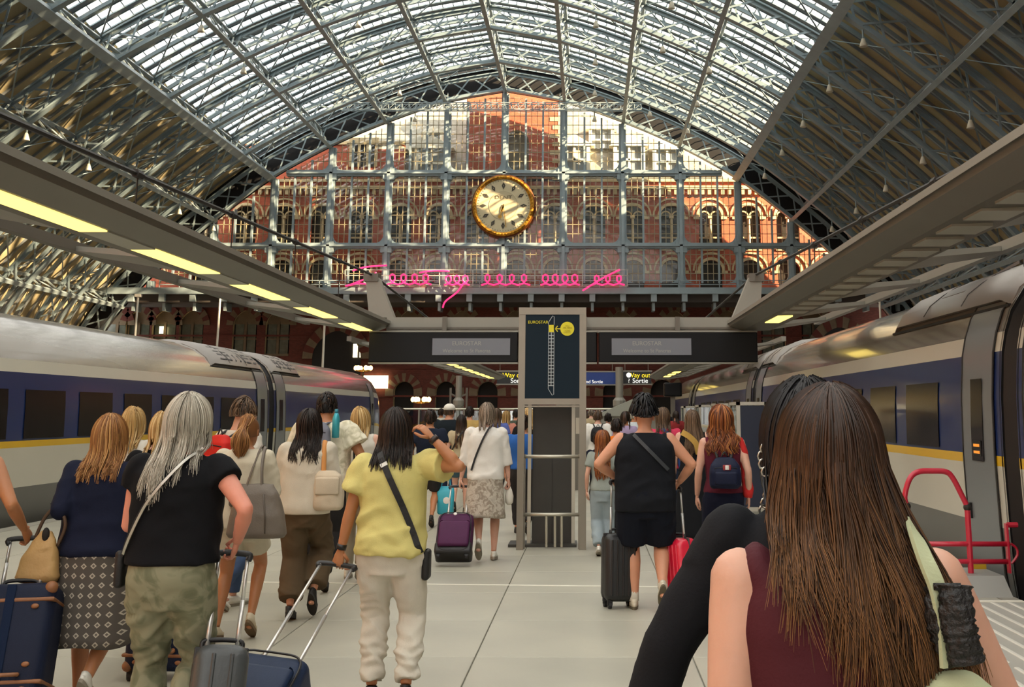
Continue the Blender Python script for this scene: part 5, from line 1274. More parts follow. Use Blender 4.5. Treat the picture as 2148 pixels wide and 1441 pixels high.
def strap(P, pts, w, m, off=.016, name='strap', parent=None, th=.004, buckle=None, front=False):
    """flat band lying on the back through (x, z) points, wrapped over the surface"""
    s = P['s']; path = spline([(x * s, z * s, 0) for x, z in pts], 8); out = []
    for q in path:
        y = P['clothy'](q.x, q.y) - off * .55; out.append((q.x, y, q.y))
    mb = MB(); n = len(out); rings = []
    for i, p in enumerate(out):
        p = Vector(p); t = (Vector(out[min(i + 1, n - 1)]) - Vector(out[max(i - 1, 0)])).normalized(); nr = Vector((p.x * .6, -1, 0)).normalized(); sd = t.cross(nr).normalized(); nr = sd.cross(t)
        rings.append([p + sd * w / 2 + nr * th, p - sd * w / 2 + nr * th, p - sd * w / 2 - nr * th, p + sd * w / 2 - nr * th])
    mb.loft(rings); o = recalc(mb.build(name, m, parent if parent is not None else P['o']))
    if buckle is not None:
        i = int(buckle * (n - 1)); p = Vector(out[i]); t = (Vector(out[i + 1]) - p).normalized(); mb = MB(); mb.bar(p - t * .011 + Vector((0, -.004, 0)), p + t * .011 + Vector((0, -.004, 0)), w * 1.2, .006, up=(0, -1, 0)); mb.build('buckle', mat('buckle_steel', '#b9b6ae', .3, .8), o)
    return o
# ================================================================ THE CROWD
def loc_(px0, Y0, px, py, dY=0.): p = atY(px, py, Y0 + dY); return Vector((p.x - atY(px0, HOR, Y0).x, dY, p.z))
def zat(py, Y): return atY(1237, py, Y).z
HB = {'brown': ('#140c09', '#2e1e16', '#4a3325'), 'dark': ('#0c0908', '#1f1613', '#3a2a22'), 'black': ('#060607', '#101013', '#22232a'), 'blonde': ('#8a6a3e', '#b8945c', '#dcc391'), 'auburn': ('#6b4424', '#98683a', '#c0935c'), 'silver': ('#857f72', '#b5ae9f', '#d8d2c4'), 'ginger': ('#43200f', '#834824', '#b3743f'), 'grey': ('#4c4238', '#7b6c5c', '#a8998a'), 'mouse': ('#3a2c20', '#5c4735', '#7d6650')}
def HR(c, style='long', tip=1.4, n=420, **k):
    d = dict(style=style, tip=tip, n=n, m=hair_mat('hair_' + c + k.pop('sfx', ''), *HB[c], k.pop('tipc', None)), w=.0075, K=12); d.update(k); return d
def SH(c, n=420, **k): return HR(c, 'short', n=n, K=6, **{**dict(w=.008, vol=.12, len=26, phi=150, low=112), **k})
m_camo = pattern_mat('camo_trousers', ('#4f5440', '#6a6c54', '#83826a'), 'noise', 9, .9, .42)
m_skirtg = pattern_mat('diamond_skirt', ('#58524a', '#a89f90', '#4b453f'), 'diamond', 19, .9, .16)
m_floral = pattern_mat('floral_skirt', ('#5c564e', '#b9b0a2', '#8b8072'), 'noise', 15, .9, .46)
m_leafs = pattern_mat('leaf_shirt', ('#7d7a58', '#c9c3a8', '#e0dac4'), 'noise', 12, .9, .45)
SHW = ('shoe_white', '#dedbd0', '#8a8374'); SHB = ('shoe_black', '#1a1816', '#26231f'); SHT = ('shoe_beige', '#cbbfa4', '#6d5940')
PP = {}
# --- the two closest
PP['long'] = person('person in a burgundy sleeveless top with a pale green shoulder bag', 1742, 2.15, 1.67, build=1.0, sk=0, arms=((Vector((-.20, .02, .86)), (-.3, -1, 0), .5), (Vector((.345, .10, .90)), (1, -.8, 0), .5)),
    top=dict(m=cloth('burgundy', '#4a1b24', .7), sleeve='none', hem=.92, loose=.004, neck=1.45, wr=.0015), bottom=dict(type='trousers', m=cloth('charcoal', '#2b2a2c')), vox=.009,
    hair=HR('brown', tip=1.29, n=4200, K=26, w=.0026, vol=.15, phi=112, wave=.022, freq=10, frizz=1.8, flare=.035, pinch=-.02, ragged=1.9, skew=.13, tipc='#94683f', sfx='_ombre', end=84, front=94, cap=1.03, taper=.15, drift=.13, per=60, soft=8))
PP['blk'] = person('person in a black long-sleeved top just ahead of the burgundy top', 1692, 2.78, 1.69, rz=0, build=1.02, sk=1, arms=((Vector((-.40, .04, .92)), (-1, -.6, 0), .5), 'bent'),
    top=dict(m=cloth('black_knit', '#14161b', .85), sleeve='long', hem=.86, loose=.012, sl=.014), bottom=dict(type='trousers', m=cloth('black_trouser', '#101115')), vox=.011, hair=HR('black', tip=1.46, n=1200, K=14, w=.004, vol=.16, phi=125, cap=1.1), shoe=SHB)
# --- left group
PP['green'] = person('person in a green sleeveless dress reaching for a suitcase handle', -60, 7.0, 1.66, sk=2, arms=('down', (loc_(-60, 7.0, 52, 1112, .1), (.6, -1, -.3), 1.0)), top=dict(m=cloth('moss', '#3f4a32'), sleeve='none', hem=.90), bottom=dict(type='skirt', m=cloth('moss', '#3f4a32'), hem=.36, flare=.10), hair=HR('blonde', tip=1.36), shoe=SHT)
PP['navy'] = person('person in a navy cardigan and grey diamond-print skirt with one hand raised', 226, 7.3, 1.60, build=1.12, lean=.06, sk=2, feet=((-.09, .12, 0), (.06, -.14, .75)), arms=((loc_(226, 7.3, 131, 1030, .06), (-.25, -.35, -1), 1.3, Vector((.5, 1, 0))), 'down'),
    top=dict(m=cloth('navy_knit', '#161b30'), sleeve='34', hem=.885, loose=.022, boxy=1.0, sl=.016, wr=.004), bottom=dict(type='skirt', m=m_skirtg, hem=.37, flare=.05, fold=.02), shoe=SHW, head=(0, -.1, 0), hair=HR('auburn', tip=1.33, n=1100, vol=.24, w=.005, flare=.03, wave=.012, pinch=.1))
PP['blonde'] = person('person in a white vest and navy trousers beyond the navy cardigan', 279, 10.2, 1.67, sk=0, top=dict(m=cloth('white', '#d5d0c4'), sleeve='none', hem=.92), bottom=dict(type='trousers', m=cloth('ink', '#12162a')), hair=HR('blonde', tip=1.40, n=450, vol=.14), shoe=SHB)
PP['hid'] = person('person in a black t-shirt and navy trousers almost hidden beyond the camouflage trousers', 343, 8.6, 1.63, sk=0, top=dict(m=cloth('black_tee', '#0e0f13'), sleeve='short'), bottom=dict(type='trousers', m=cloth('ink', '#12162a')), hair=HR('blonde', tip=1.42, n=300), shoe=SHB)
PP['silver'] = person('person in a black t-shirt and olive camouflage trousers pulling a grey case', 384, 5.9, 1.70, build=1.10, lean=.03, sk=3, feet=((-.12, .1, 0), (.08, -.12, .45)), arms=('bent', (loc_(384, 5.9, 497, 1138, .06), (.9, -1, 0), 1.3)),
    top=dict(m=cloth('black_tee', '#0e0f13'), sleeve='cap', hem=.955, loose=.02, boxy=.98, sl=.016, wr=.004), bottom=dict(type='trousers', m=m_camo, loose=.004, wr=.009, wide=.006), shoe=SHW, head=(-.15, -.06, .08), vox=.012,
    hair=HR('silver', tip=1.42, n=2200, K=20, w=.0030, vol=.30, wave=.018, freq=12, flare=.05, frizz=1.8, ragged=1.8, phi=130, per=40, skew=-.083, soft=6))
PP['redpack'] = person('person in a white t-shirt turning right with a red backpack', 504, 10.8, 1.75, rz=-.55, sex='m', build=.9, sk=0, head=(-.5, -.25, 0), top=dict(m=cloth('white', '#d5d0c4'), sleeve='short'), bottom=dict(type='trousers', m=cloth('jeans', '#46597a')), hair=SH('mouse', n=500, vol=.22, spike=.06, low=96), shoe=SHW)
PP['pony'] = person('person in a cream jumper and pale shorts with a taupe tote bag', 520, 9.35, 1.61, sk=2, feet=((-.14, -.05, .15), (.10, .06, .55)), arms=('bent', 'bent'), top=dict(m=cloth('cream', '#cfc6b0'), sleeve='long', hem=.81, loose=.026, boxy=1.0, sl=.022, wr=.006), bottom=dict(type='shorts', m=cloth('linen', '#c9c1ad'), len=.31, loose=.016, waist=.98), shoe=SHT, head=(-.1, -.12, 0), hair=HR('auburn', 'pony', tip=1.32, n=380, w=.006, sfx='d', tie=70))
PP['wavy'] = person('person in a cream top and wide brown trousers with a canvas rucksack', 649, 10.3, 1.64, sk=1, feet=((-.06, -.12, .2), (.10, .02, .8)), arms=('bent', 'bent'), top=dict(m=cloth('ivory', '#cfc7b6'), sleeve='34', hem=.86, loose=.028, boxy=1.04, sl=.03, wr=.006), bottom=dict(type='trousers', m=cloth('brown_linen', '#5b4c39'), len=.93, wide=.045, loose=.014, wr=.007), shoe=SHB, hair=HR('dark', tip=1.31, n=900, vol=.26, wave=.02, freq=26, soft=1, w=.005, flare=.04, frizz=1.4))
PP['leaf'] = person('person in a leaf-print shirt with a blue-grey backpack', 683, 11.9, 1.82, sex='m', build=1.05, sk=2, head=(-.15, -.05, 0), arms=('bent', (Vector((.30, .10, 1.02)), (1, -.6, -.4), .8)), top=dict(m=m_leafs, sleeve='short', hem=.90, sl=.03, loose=.03, boxy=1.0), bottom=dict(type='trousers', m=cloth('dark_grey', '#2c2a2a')), hair=SH('dark', vol=.06, len=14), shoe=SHB)
PP['vest'] = person('person in a white sleeveless top glancing right beside the leaf-print shirt', 755, 12.6, 1.68, head=(-.55, 0, 0), sk=0, top=dict(m=cloth('white', '#d5d0c4'), sleeve='none', hem=.88, loose=.02), bottom=dict(type='trousers', m=cloth('stone', '#a59b88')), hair=HR('blonde', tip=1.46, n=420, vol=.16, sfx=''), shoe=SHW)
PP['yellow'] = person('person in a yellow blouse and white trousers with one hand on the head', 830, 7.35, 1.645, build=1.07, sk=2, feet=((-.10, .06, .1), (.12, -.05, .25)), arms=((Vector((-.315, .0, .78)), (-.6, -1, 0), 1.4, Vector((.3, 1, 0))), (loc_(830, 7.35, 906, 918, -.13), (1, -.1, -1), .75, Vector((-1, .35, .1)))),
    top=dict(m=cloth('yellow', '#cfc47c', .8), sleeve='short', hem=.86, loose=.018, boxy=.93, sl=.026, flare=.012, wr=.0095), bottom=dict(type='trousers', m=cloth('white_denim', '#d3cdbf', .85), loose=.008, wide=.012, wr=.010), shoe=('shoe_black', '#1a1816', '#26231f'), vox=.0115, hair=HR('dark', tip=1.395, n=1300, vol=.18, w=.004, flare=.03, pinch=.0, sfx='', K=14))
PP['capman'] = person('person in a white cap and dark t-shirt walking ahead', 942, 22.0, 1.78, sex='m', build=1.08, sk=1, top=dict(m=cloth('dark_teal', '#171f26'), sleeve='short', loose=.03), bottom=dict(type='trousers', m=cloth('jeans_dk', '#2c3850')), hat=mat('cap_white', '#dcd8ce', .8), vox=.018, hair=SH('mouse', n=150, vol=.03), head=(-.5, 0, 0))
PP['shortsw'] = person('person in a beige top, denim shorts and black shoes', 968, 20.8, 1.58, sk=0, feet=((-.08, -.16, .6), (.09, .08, 0)), top=dict(m=cloth('beige', '#b3a486'), sleeve='short', hem=.94), bottom=dict(type='shorts', m=cloth('denim', '#46606a'), len=.32), hair=HR('dark', tip=1.12, n=260, tipc='#8a6040', sfx='_tip'), shoe=SHB, vox=.018)
PP['shirt'] = person('person in a white shirt and floral skirt pulling a purple case', 1021, 14.2, 1.735, sk=0, feet=((-.05, -.15, .8), (.10, .08, .05)), arms=((loc_(1021, 14.2, 965, 1015, .05), (-1, -.8, 0), 1.4), (loc_(1021, 14.2, 1068, 1015, .05), (1, -.8, 0), 1.2)), top=dict(m=cloth('white_shirt', '#dcd9d2', .8), sleeve='34', hem=.875, loose=.026, boxy=1.0, sl=.02, wr=.006), bottom=dict(type='skirt', m=m_floral, hem=.47, flare=.06), hair=HR('grey', tip=1.525, n=520, vol=.16, pinch=.3), shoe=SHW, vox=.014)
# --- right group
PP['man'] = person('person in a black sleeveless top and black shorts between two suitcases', 1352, 10.75, 1.725, sex='m', build=1.14, sk=1, feet=((-.10, .06, .0), (.13, -.16, .85)), arms=((loc_(1352, 10.75, 1290, 1000, .12), (-1, -.8, .2), 1.4), (loc_(1352, 10.75, 1424, 1012, .12), (1, -.8, .2), 1.4)), top=dict(m=cloth('black_vest', '#15181e'), sleeve='none', hem=.80, loose=.03, boxy=1.0, wr=.005), bottom=dict(type='shorts', m=cloth('black_shorts', '#0f141f'), len=.44, loose=.03, wide=.03), shoe=('shoe_cream', '#cfc7b2', '#5d5643'), sock=cloth('sock', '#dedacd'), hair=SH('black', n=800, vol=.50, len=26, w=.010, low=80, capend=84, spike=.0, cap=1.10), vox=.013)
PP['girl'] = person('person in a grey t-shirt and pale jeans beside the sign', 1264, 14.7, 1.40, sk=0, build=.88, feet=((-.06, -.12, .3), (.07, .06, 0)), top=dict(m=cloth('grey_tee', '#8f9690'), sleeve='short', hem=.90, loose=.02), bottom=dict(type='trousers', m=cloth('pale_jeans', '#93a0a6'), wide=.03, loose=.014), hair=HR('ginger', tip=.94, n=420, wave=.015, freq=24, vol=.16, soft=1, K=16), shoe=SHW, vox=.014)
PP['pink'] = person('person in a bright pink t-shirt with a blue strap', 1391, 16.2, 1.69, sk=0, build=1.05, top=dict(m=cloth('hot_pink', '#c93a58'), sleeve='short'), bottom=dict(type='trousers', m=cloth('jeans_dk', '#2c3850')), hair=HR('mouse', tip=1.44, n=300), shoe=SHB, vox=.016)
PP['dress'] = person('person in a long black dress with a mustard yellow scarf', 1452, 15.3, 1.655, sk=0, top=dict(m=cloth('black_dress', '#14161a'), sleeve='none', hem=.95), bottom=dict(type='skirt', m=cloth('black_dress', '#14161a'), hem=.14, flare=.08), hair=HR('mouse', tip=1.18, n=420, flare=.05, drift=.1), shoe=SHB, vox=.015)
PP['redhead'] = person('person in a maroon top carrying a navy backpack and a red jacket', 1513, 11.6, 1.665, sk=0, swing=-.05, top=dict(m=cloth('maroon', '#5a1f2e'), sleeve='none', hem=.93), bottom=dict(type='trousers', m=cloth('ink', '#12162a'), wide=.04), hair=HR('ginger', tip=1.34, n=750, wave=.026, freq=46, vol=.36, flare=.06, frizz=2, K=24, phi=130, sfx='', soft=1, per=14), shoe=SHB, vox=.013)
PP['orange'] = person('person in an orange t-shirt and dark shorts', 1293, 18.5, 1.52, sex='m', build=.85, sk=2, top=dict(m=cloth('orange', '#e0741c'), sleeve='short'), bottom=dict(type='shorts', m=cloth('dark_grey', '#2c2a2a')), hair=SH('dark', n=260, vol=.1), vox=.018)
PP['kid'] = person('person in a navy t-shirt and dark shorts just beyond the pale jeans', 1257, 16.6, 1.36, build=.85, sk=2, top=dict(m=cloth('ink', '#12162a'), sleeve='short'), bottom=dict(type='shorts', m=cloth('dark_grey', '#2c2a2a')), hair=SH('brown', n=260, vol=.14), vox=.018)
PP['hoodie'] = person('person in a white hooded jacket with a black backpack', 1254, 25.0, 1.66, sex='m', sk=0, top=dict(m=cloth('white_hood', '#dcdad4'), sleeve='long', loose=.03, sl=.025, hem=.84), bottom=dict(type='trousers', m=cloth('dark_grey', '#2c2a2a')), hair=SH('mouse', n=200), vox=.02)
FAR = [('far person in a grey t-shirt beyond the orange t-shirt', 1276, 29., 1.60, 'm', 'dark', '#8d9094', 's'), ('far person in a lavender top', 1312, 23.5, 1.64, 'f', 'brown', '#a08fb0', 'l'), ('far person in a pale blue shirt beyond the black sleeveless top', 1330, 26.5, 1.69, 'm', 'silver', '#c3ccd2', 's'),
       ('far person in a tan shirt beside the white cap', 985, 26., 1.74, 'm', 'dark', '#b99b5e', 's'), ('far person in a violet-blue top close to the white shirt', 1042, 23.5, 1.70, 'f', 'mouse', '#5562a0', 'l'), ('far person in a salmon pink top', 1062, 27., 1.66, 'f', 'blonde', '#d08a78', 'l'), ('far person in a black top left of the sign', 1108, 19.5, 1.69, 'f', 'blonde', '#121216', 'l'),
       ('far person in a bright blue t-shirt behind the sign', 1098, 17.3, 1.58, 'm', 'brown', '#2d5fa8', 's'), ('far person in a dark grey-green top', 1083, 31., 1.70, 'm', 'dark', '#4b5348', 's'), ('person in navy with bare calves beside the turquoise bag', 902, 18.3, 1.66, 'm', 'brown', '#1a2233', 's'),
       ('far person in a plain grey top by the barrier', 1018, 40., 1.66, 'f', 'dark', '#77777c', 'l'), ('far person in a white t-shirt by the barrier', 925, 38., 1.74, 'm', 'brown', '#cfcdc6', 's'), ('far person in a teal top by the barrier', 1128, 36., 1.64, 'f', 'mouse', '#3d6a6e', 'l'), ('far person in a beige top by the barrier', 1240, 38., 1.72, 'm', 'grey', '#a89878', 's'), ('far person in a dark green top by the kiosk', 1340, 40., 1.74, 'm', 'dark', '#2f4035', 's'), ('far person in a dark red top near the glass screens', 1418, 34., 1.66, 'f', 'brown', '#8c2f30', 'l'), ('far person dressed in black near the glass screens', 1400, 42., 1.76, 'm', 'black', '#1f2126', 's')]
for lb, px, Y, H, sx, hc_, col, hl in FAR:
    PP[lb[:14] + str(px)] = person(lb, px, Y, H, sex=sx, sk=random.choice((0, 1, 2)), top=dict(m=cloth('far' + col.strip('#'), col), sleeve='short', loose=.025), bottom=dict(type='shorts' if 'calves' in lb else 'trousers', m=cloth('dark_grey', '#2c2a2a')), hair=SH(hc_, n=140, w=.012) if hl == 's' else HR(hc_, tip=1.40, n=140, w=.013), vox=.022, shoe=SHB)
# --- worn straps (parts of the clothing)
m_strapb = mat('strap_black', '#0d0d0f', .6, bump=(80, .2)); m_chain = mat('chain_silver', '#b9b7ae', .3, .8)
m_watch = mat('watch_black', '#17171a', .4)
def band(P, i, w=.03, m=m_watch, name='wristwatch', u=.9):
    sh, el, wr = P['AJ'][i]; d = (wr - el).normalized(); c = el.lerp(wr, u); mb = MB(); mb.tube([c - d * w / 2, c + d * w / 2], .031 * P['s'], 12); mb.build(name, m, P['o'], True)
band(PP['yellow'], 0); band(PP['yellow'], 1, .03, mat('wood_beads', '#2a1a14', .5), 'bracelet', .93); band(PP['navy'], 0, .012, m_gold, 'bracelet', .9)
P = PP['blk']; mb = MB()
for k in range(11):
    a = P['HP']((-.098 - .006 * math.sin(k), -.02 + .012 * math.sin(k * 1.7), -.015 - .017 * k)); mb.tube([a + Vector((.009 * math.cos(q), .003 * math.sin(2 * q), .011 * math.sin(q))) for q in np.linspace(0, 2 * PI, 9)], .0028, 5)
mb.build('earring', m_chain, P['o'], True)
resolve()
# ================================================================ LUGGAGE AND BAGS
def palm(P, i):
    sh, el, wr = P['AJ'][i]; return wpt_(P, wr + (wr - el).normalized() * .085 * P['s'])
def wpt_(P, p): return Matrix.Translation((P['X'], P['Y'], 0)) @ (Matrix.Rotation(P['rz'], 4, 'Z') @ Vector(p))
m_alu = mat('handle_aluminium', '#c9c9c6', .3, .7); m_wheel = mat('wheel_black', '#141416', .6); m_grip = mat('grip_black', '#1c1c1e', .5)
def suitcase(label, base, grip, w, d, h, body, style='hard', yaw=0., trim=None, soft=False, group='trolley suitcases', badge=None, rods=2, grooves=5, wheels=4):
    """base: floor point under the case, grip: where the handle is held"""
    B, G = Vector(base), Vector(grip); k = (G - B).normalized(); L = (G - B).length; x = Vector((math.cos(yaw), math.sin(yaw), 0)); x = (x - k * x.dot(k)).normalized(); y = k.cross(x)
    R = Matrix((x, y, k)).transposed().to_4x4(); t = thing('suitcase', label, 'suitcase', B, 0, group); t.rotation_euler = R.to_euler(); tilt = abs(k.y) + abs(k.x)
    z0 = .055 + (.5 * d * tilt if tilt > .15 else 0)
    mb = MB(); mb.rbox((0, 0, z0 + h / 2), (w, d, h), min(.06, d * .28), 5); bo = recalc(mb.build('shell', body, t, 'auto'))
    if style == 'hard':
        for q in range(grooves):
            xx = -w / 2 + w * (q + 1) / (grooves + 1)
            for sg in (-1, 1): mb = MB(); mb.rbox((xx, sg * (d / 2 + .001), z0 + h / 2), (.018, .012, h * .82), .005, 1); mb.build('ridge', body, bo)
        mb = MB(); mb.rbox((0, 0, z0 + h / 2), (w + .004, .016, h + .004), .007, 2); mb.build('zip_seam', trim or m_grip, bo)
    elif style == 'trunk':
        for zz in (.16, .84):
            mb = MB(); mb.rbox((0, -.001, z0 + h * zz), (w + .008, d + .008, .022), .01, 2); mb.build('leather_band', trim, bo)
        for sx in (-1, 1):
            for zz in (0, 1):
                for sy in (-1, 1): mb = MB(); mb.ell((sx * (w / 2 - .03), sy * (d / 2 - .03), z0 + (.035 if zz == 0 else h - .035)), (.036, .036, .036), 10, 8); mb.build('leather_corner', trim, bo, True)
        for zz in (.10, .30, .78):
            for sx in (-.3, .3): mb = MB(); mb.ell((sx * w, -d / 2 - .004, z0 + h * zz), (.022, .01, .014), 8, 6); mb.build('rivet', trim, bo, True)
        mb = MB(); mb.rbox((0, -d / 2 - .003, z0 + h / 2), (.05, .008, h * .94), .003, 1); mb.build('centre_strip', cloth('trunk_strip', '#12203a'), bo)
        mb = MB(); mb.tube(spline([(.1, -d / 2 - .0, z0 + h * .22), (.1, -d / 2 - .045, z0 + h * .21), (-.1, -d / 2 - .045, z0 + h * .21), (-.1, -d / 2, z0 + h * .22)], 4), .011, 7); mb.build('side_handle', trim, bo, True)
    elif style == 'soft':
        mb = MB(); mb.rbox((0, -d / 2 - .02, z0 + h * .42), (w * .86, .05, h * .62), .03, 4); mb.build('front_pocket', body, bo, 'auto')
        mb = MB(); mb.tube([(w / 2 * .9 * math.copysign(abs(math.cos(a)) ** .4, math.cos(a)), -d / 2 - .004, z0 + h / 2 + h / 2 * .93 * math.copysign(abs(math.sin(a)) ** .4, math.sin(a))) for a in np.linspace(0, 2 * PI, 33)], .006, 5); mb.build('piping', m_grip, bo, True)
        mb = MB(); mb.rbox((0, 0, z0 + .06), (w + .008, d + .012, .14), .03, 3); mb.build('base_guard', m_grip, bo, 'auto')
    mb = MB(); mb.tube(spline([(-.09, 0, z0 + h - .005), (-.075, 0, z0 + h + .03), (.075, 0, z0 + h + .03), (.09, 0, z0 + h - .005)], 5), .011, 7); mb.build('carry_handle', m_grip, t, True)
    yr = d * .28 if abs(tilt) > .1 else d * .2
    hx = min(w * .28, .10)
    for sg in ((-1, 1) if rods == 2 else (0,)):
        mb = MB(); mb.tube([(sg * hx, 0, z0 + h - .02), (sg * hx, 0, (z0 + h + L) / 2)], .0115, 8); mb.tube([(sg * hx, 0, (z0 + h + L) / 2 - .01), (sg * hx, 0, L)], .009, 8); mb.build('handle_rod', m_alu, t, True)
    mb = MB(); mb.tube(spline([(-hx - .004, 0, L - .03), (-hx, 0, L), (hx, 0, L), (hx + .004, 0, L - .03)], 5), .015, 8); mb.build('handle_grip', m_grip, t, True)
    for sx in (-1, 1):
        for sy in ((-1, 1) if wheels == 4 else (-1,)):
            mb = MB(); c = (sx * (w / 2 - .045), sy * (d / 2 - .045), z0 - .028); mb.tube([(c[0] - .014, c[1], c[2]), (c[0] + .014, c[1], c[2])], .028, 14); mb.b2((c[0] - .022, c[1] - .012, c[2]), (c[0] + .022, c[1] + .012, c[2] + .05)); mb.build('wheel', m_wheel, t)
    if badge: mb = MB(); mb.ell((badge[0] * w, -d / 2 - (.046 if style == 'soft' else .006), z0 + h * badge[1]), (.022, .006, .018), 10, 6); mb.build('badge', mat('badge_white', '#dcd8d2', .4), t, True)
    return t
def fl(px, py): q = flo(px, py); return (q.x, q.y, 0)
def up_(b, z): return (b[0], b[1], z)
c_navy = cloth('trunk_navy', '#131c33', .6); m_leather = mat('tan_leather', '#8a5a36', .5, noise=(30, .2))
g = palm(PP['green'], 1); b = (g.x + .06, g.y - .32, 0); suitcase('large navy trunk suitcase with tan leather trim held by the person in green', b, g, .46, .28, .62, c_navy, 'trunk', .12, m_leather, group='navy trunk suitcases', rods=2)
b = fl(346, 1422); suitcase('large navy trunk suitcase with tan leather trim standing ahead of the camouflage trousers', b, up_(b, .95), .46, .28, .64, c_navy, 'trunk', -.08, m_leather, group='navy trunk suitcases')
g = palm(PP['silver'], 1); b = (g.x + .02, g.y - .32, 0); suitcase('dark grey hard-shell suitcase pulled by the person in camouflage trousers', b, g, .24, .34, .50, mat('shell_grey', '#3d4143', .4, noise=(20, .1), bump=(60, .1)), 'hard', .35, m_grip, grooves=2)
g = palm(PP['yellow'], 0); b = (g.x - .27, g.y - 1.30, 0); suitcase('navy soft suitcase with long silver rods pulled by the person in yellow', b, g, .42, .24, .50, cloth('navy_nylon', '#1b2b47', .5), 'soft', .0, group='trolley suitcases', wheels=2)
g = palm(PP['shirt'], 0); b = (g.x + .0, g.y - .62, 0); suitcase('purple soft suitcase with a white badge pulled by the person in the white shirt', b, g, .40, .22, .50, cloth('purple_nylon', '#4c2146', .6), 'soft', 0, badge=(.0, .88), wheels=2)
g = palm(PP['man'], 0); b = (g.x - .02, g.y - .05, 0); suitcase('black ribbed hard-shell suitcase standing beside black shorts and pale socks', b, g, .30, .24, .56, mat('shell_black', '#17191b', .45, bump=(60, .1)), 'hard', .25, m_grip)
g = palm(PP['man'], 1); b = (g.x + .06, g.y - .05, 0); suitcase('bright red and grey hard-shell suitcase beside the black shorts', b, g, .28, .24, .52, mat('shell_red', '#d41f3d', .35, coat=.3), 'hard', -.9, mat('shell_mid', '#4b4649', .5))
b = fl(1296, 1150); suitcase('small black suitcase standing beyond the pale jeans', b, up_(b, .98), .34, .24, .52, mat('shell_black', '#17191b', .45), 'hard', .1, m_grip)
# ---- bags: soft bodies
def bag(name, label, cat, P, rings, m, parts, group=None, vox=.012, wr=.003, zflip=False):
    """rings: list of (z, half width, half depth, x, y) in the wearer's frame"""
    o = P['o']; t = thing(name, label, cat, (P['X'], P['Y'], 0), P['rz'], group); mb = MB(); mb.loft([sell(z, a, d, y, 18, 3.0, x) for z, a, d, x, y in rings]); bo = mb.build('bag_body', m, t); remesh_later(bo, vox, wr, 3)
    for nm, fn, mm in parts: q = MB(); fn(q); recalc(q.build(nm, mm, t, True))
    return t
def bk(P, x, z, off=0.): return float(P['backy'](np.array([x]), np.array([z]))[0]) - off
def backpack(P, label, m, w=.15, z0=1.0, z1=1.40, d=.07, straps=m_strapb, x=0., pocket=True, badge=None):
    s = P['s']; z0 *= s; z1 *= s; zc = (z0 + z1) / 2; y = bk(P, x, zc, .03 + d)
    rings = [(z0, w * .8, d * .75, x, y), (z0 + .03, w, d, x, y - .01), (zc, w, d * 1.1, x, y - .015), (z1 - .07, w * .9, d, x, y - .0), (z1 - .01, w * .6, d * .6, x, y + .015), (z1, w * .35, d * .35, x, y + .02)]
    def st(sg): return lambda q: q.tube(spline([(x + sg * w * .4, y + d * .5, z1 - .03), (x + sg * w * .62, bk(P, sg * w * .6, 1.43 * s, -.02), 1.452 * s), (x + sg * w * .72, .06, 1.43 * s), (x + sg * w * .8, .125 * s, 1.32 * s)], 5), .016, 8, flat=.5)
    parts = [('strap', st(-1), straps), ('strap', st(1), straps), ('grab_loop', lambda q: q.tube(spline([(x - .03, y + .01, z1), (x, y + .01, z1 + .045), (x + .03, y + .01, z1)], 4), .007, 6), straps)]
    if pocket: parts.append(('pocket', lambda q: q.rbox((x, y - d * 1.12, z0 + (z1 - z0) * .34), (w * 1.4, .05, (z1 - z0) * .42), .02, 3), m))
    if pocket: parts.append(('zip', lambda q: q.tube([(x - w * .7, y - d * .95, z1 - .10), (x, y - d * 1.12, z1 - .085), (x + w * .7, y - d * .95, z1 - .10)], .005, 5), straps))
    if badge: parts.append(('emblem', lambda q: q.rbox((x + .01, y - d * 1.16 - .0, z0 + (z1 - z0) * .68), (.075, .012, .05), .005, 1), badge)); parts.append(('emblem_mark', lambda q: q.rbox((x + .01, y - d * 1.16 - .008, z0 + (z1 - z0) * .68), (.035, .006, .04), .003, 1), mat('badge_white', '#dcd8d2', .4)))
    return bag('backpack', label, 'backpack', P, rings, m, parts, 'backpacks', .013)
backpack(PP['redhead'], 'navy backpack with a red and white emblem on the person in maroon', cloth('navy_canvas', '#131a33', .6), z0=.98, z1=1.27, badge=mat('emblem_red', '#8c2a2f', .6))
backpack(PP['redpack'], 'red backpack worn over a white t-shirt', cloth('red_canvas', '#c3271f', .6), z1=1.42, z0=1.05)
backpack(PP['leaf'], 'blue-grey backpack worn over the leaf-print shirt', cloth('slate_canvas', '#7a7c88', .7), z0=1.05, z1=1.46, straps=cloth('slate_strap', '#6a6c78'), x=-.03)
backpack(PP['hoodie'], 'black backpack worn over the white hooded jacket', cloth('black_canvas', '#17181b', .6), z0=1.08, z1=1.40)
# bottle in the side pocket
P = PP['leaf']; q = wpt_(P, (.155, bk(P, .1, 1.4, .10), 1.53)); t = thing('water_bottle', 'turquoise water bottle sticking up from the blue-grey backpack', 'bottle', q); mb = MB(); mb.lathe([(.01, -.12), (.035, -.115), (.036, .06), (.024, .10), (.016, .115), (.001, .12)], 14); mb.build('flask', mat('turquoise', '#3fa7b8', .3, .3), t, True); mb = MB(); mb.lathe([(.018, .112), (.018, .15), (.001, .152)], 12); mb.build('cap', mat('bottle_cap', '#2a7f92', .4), t, True)
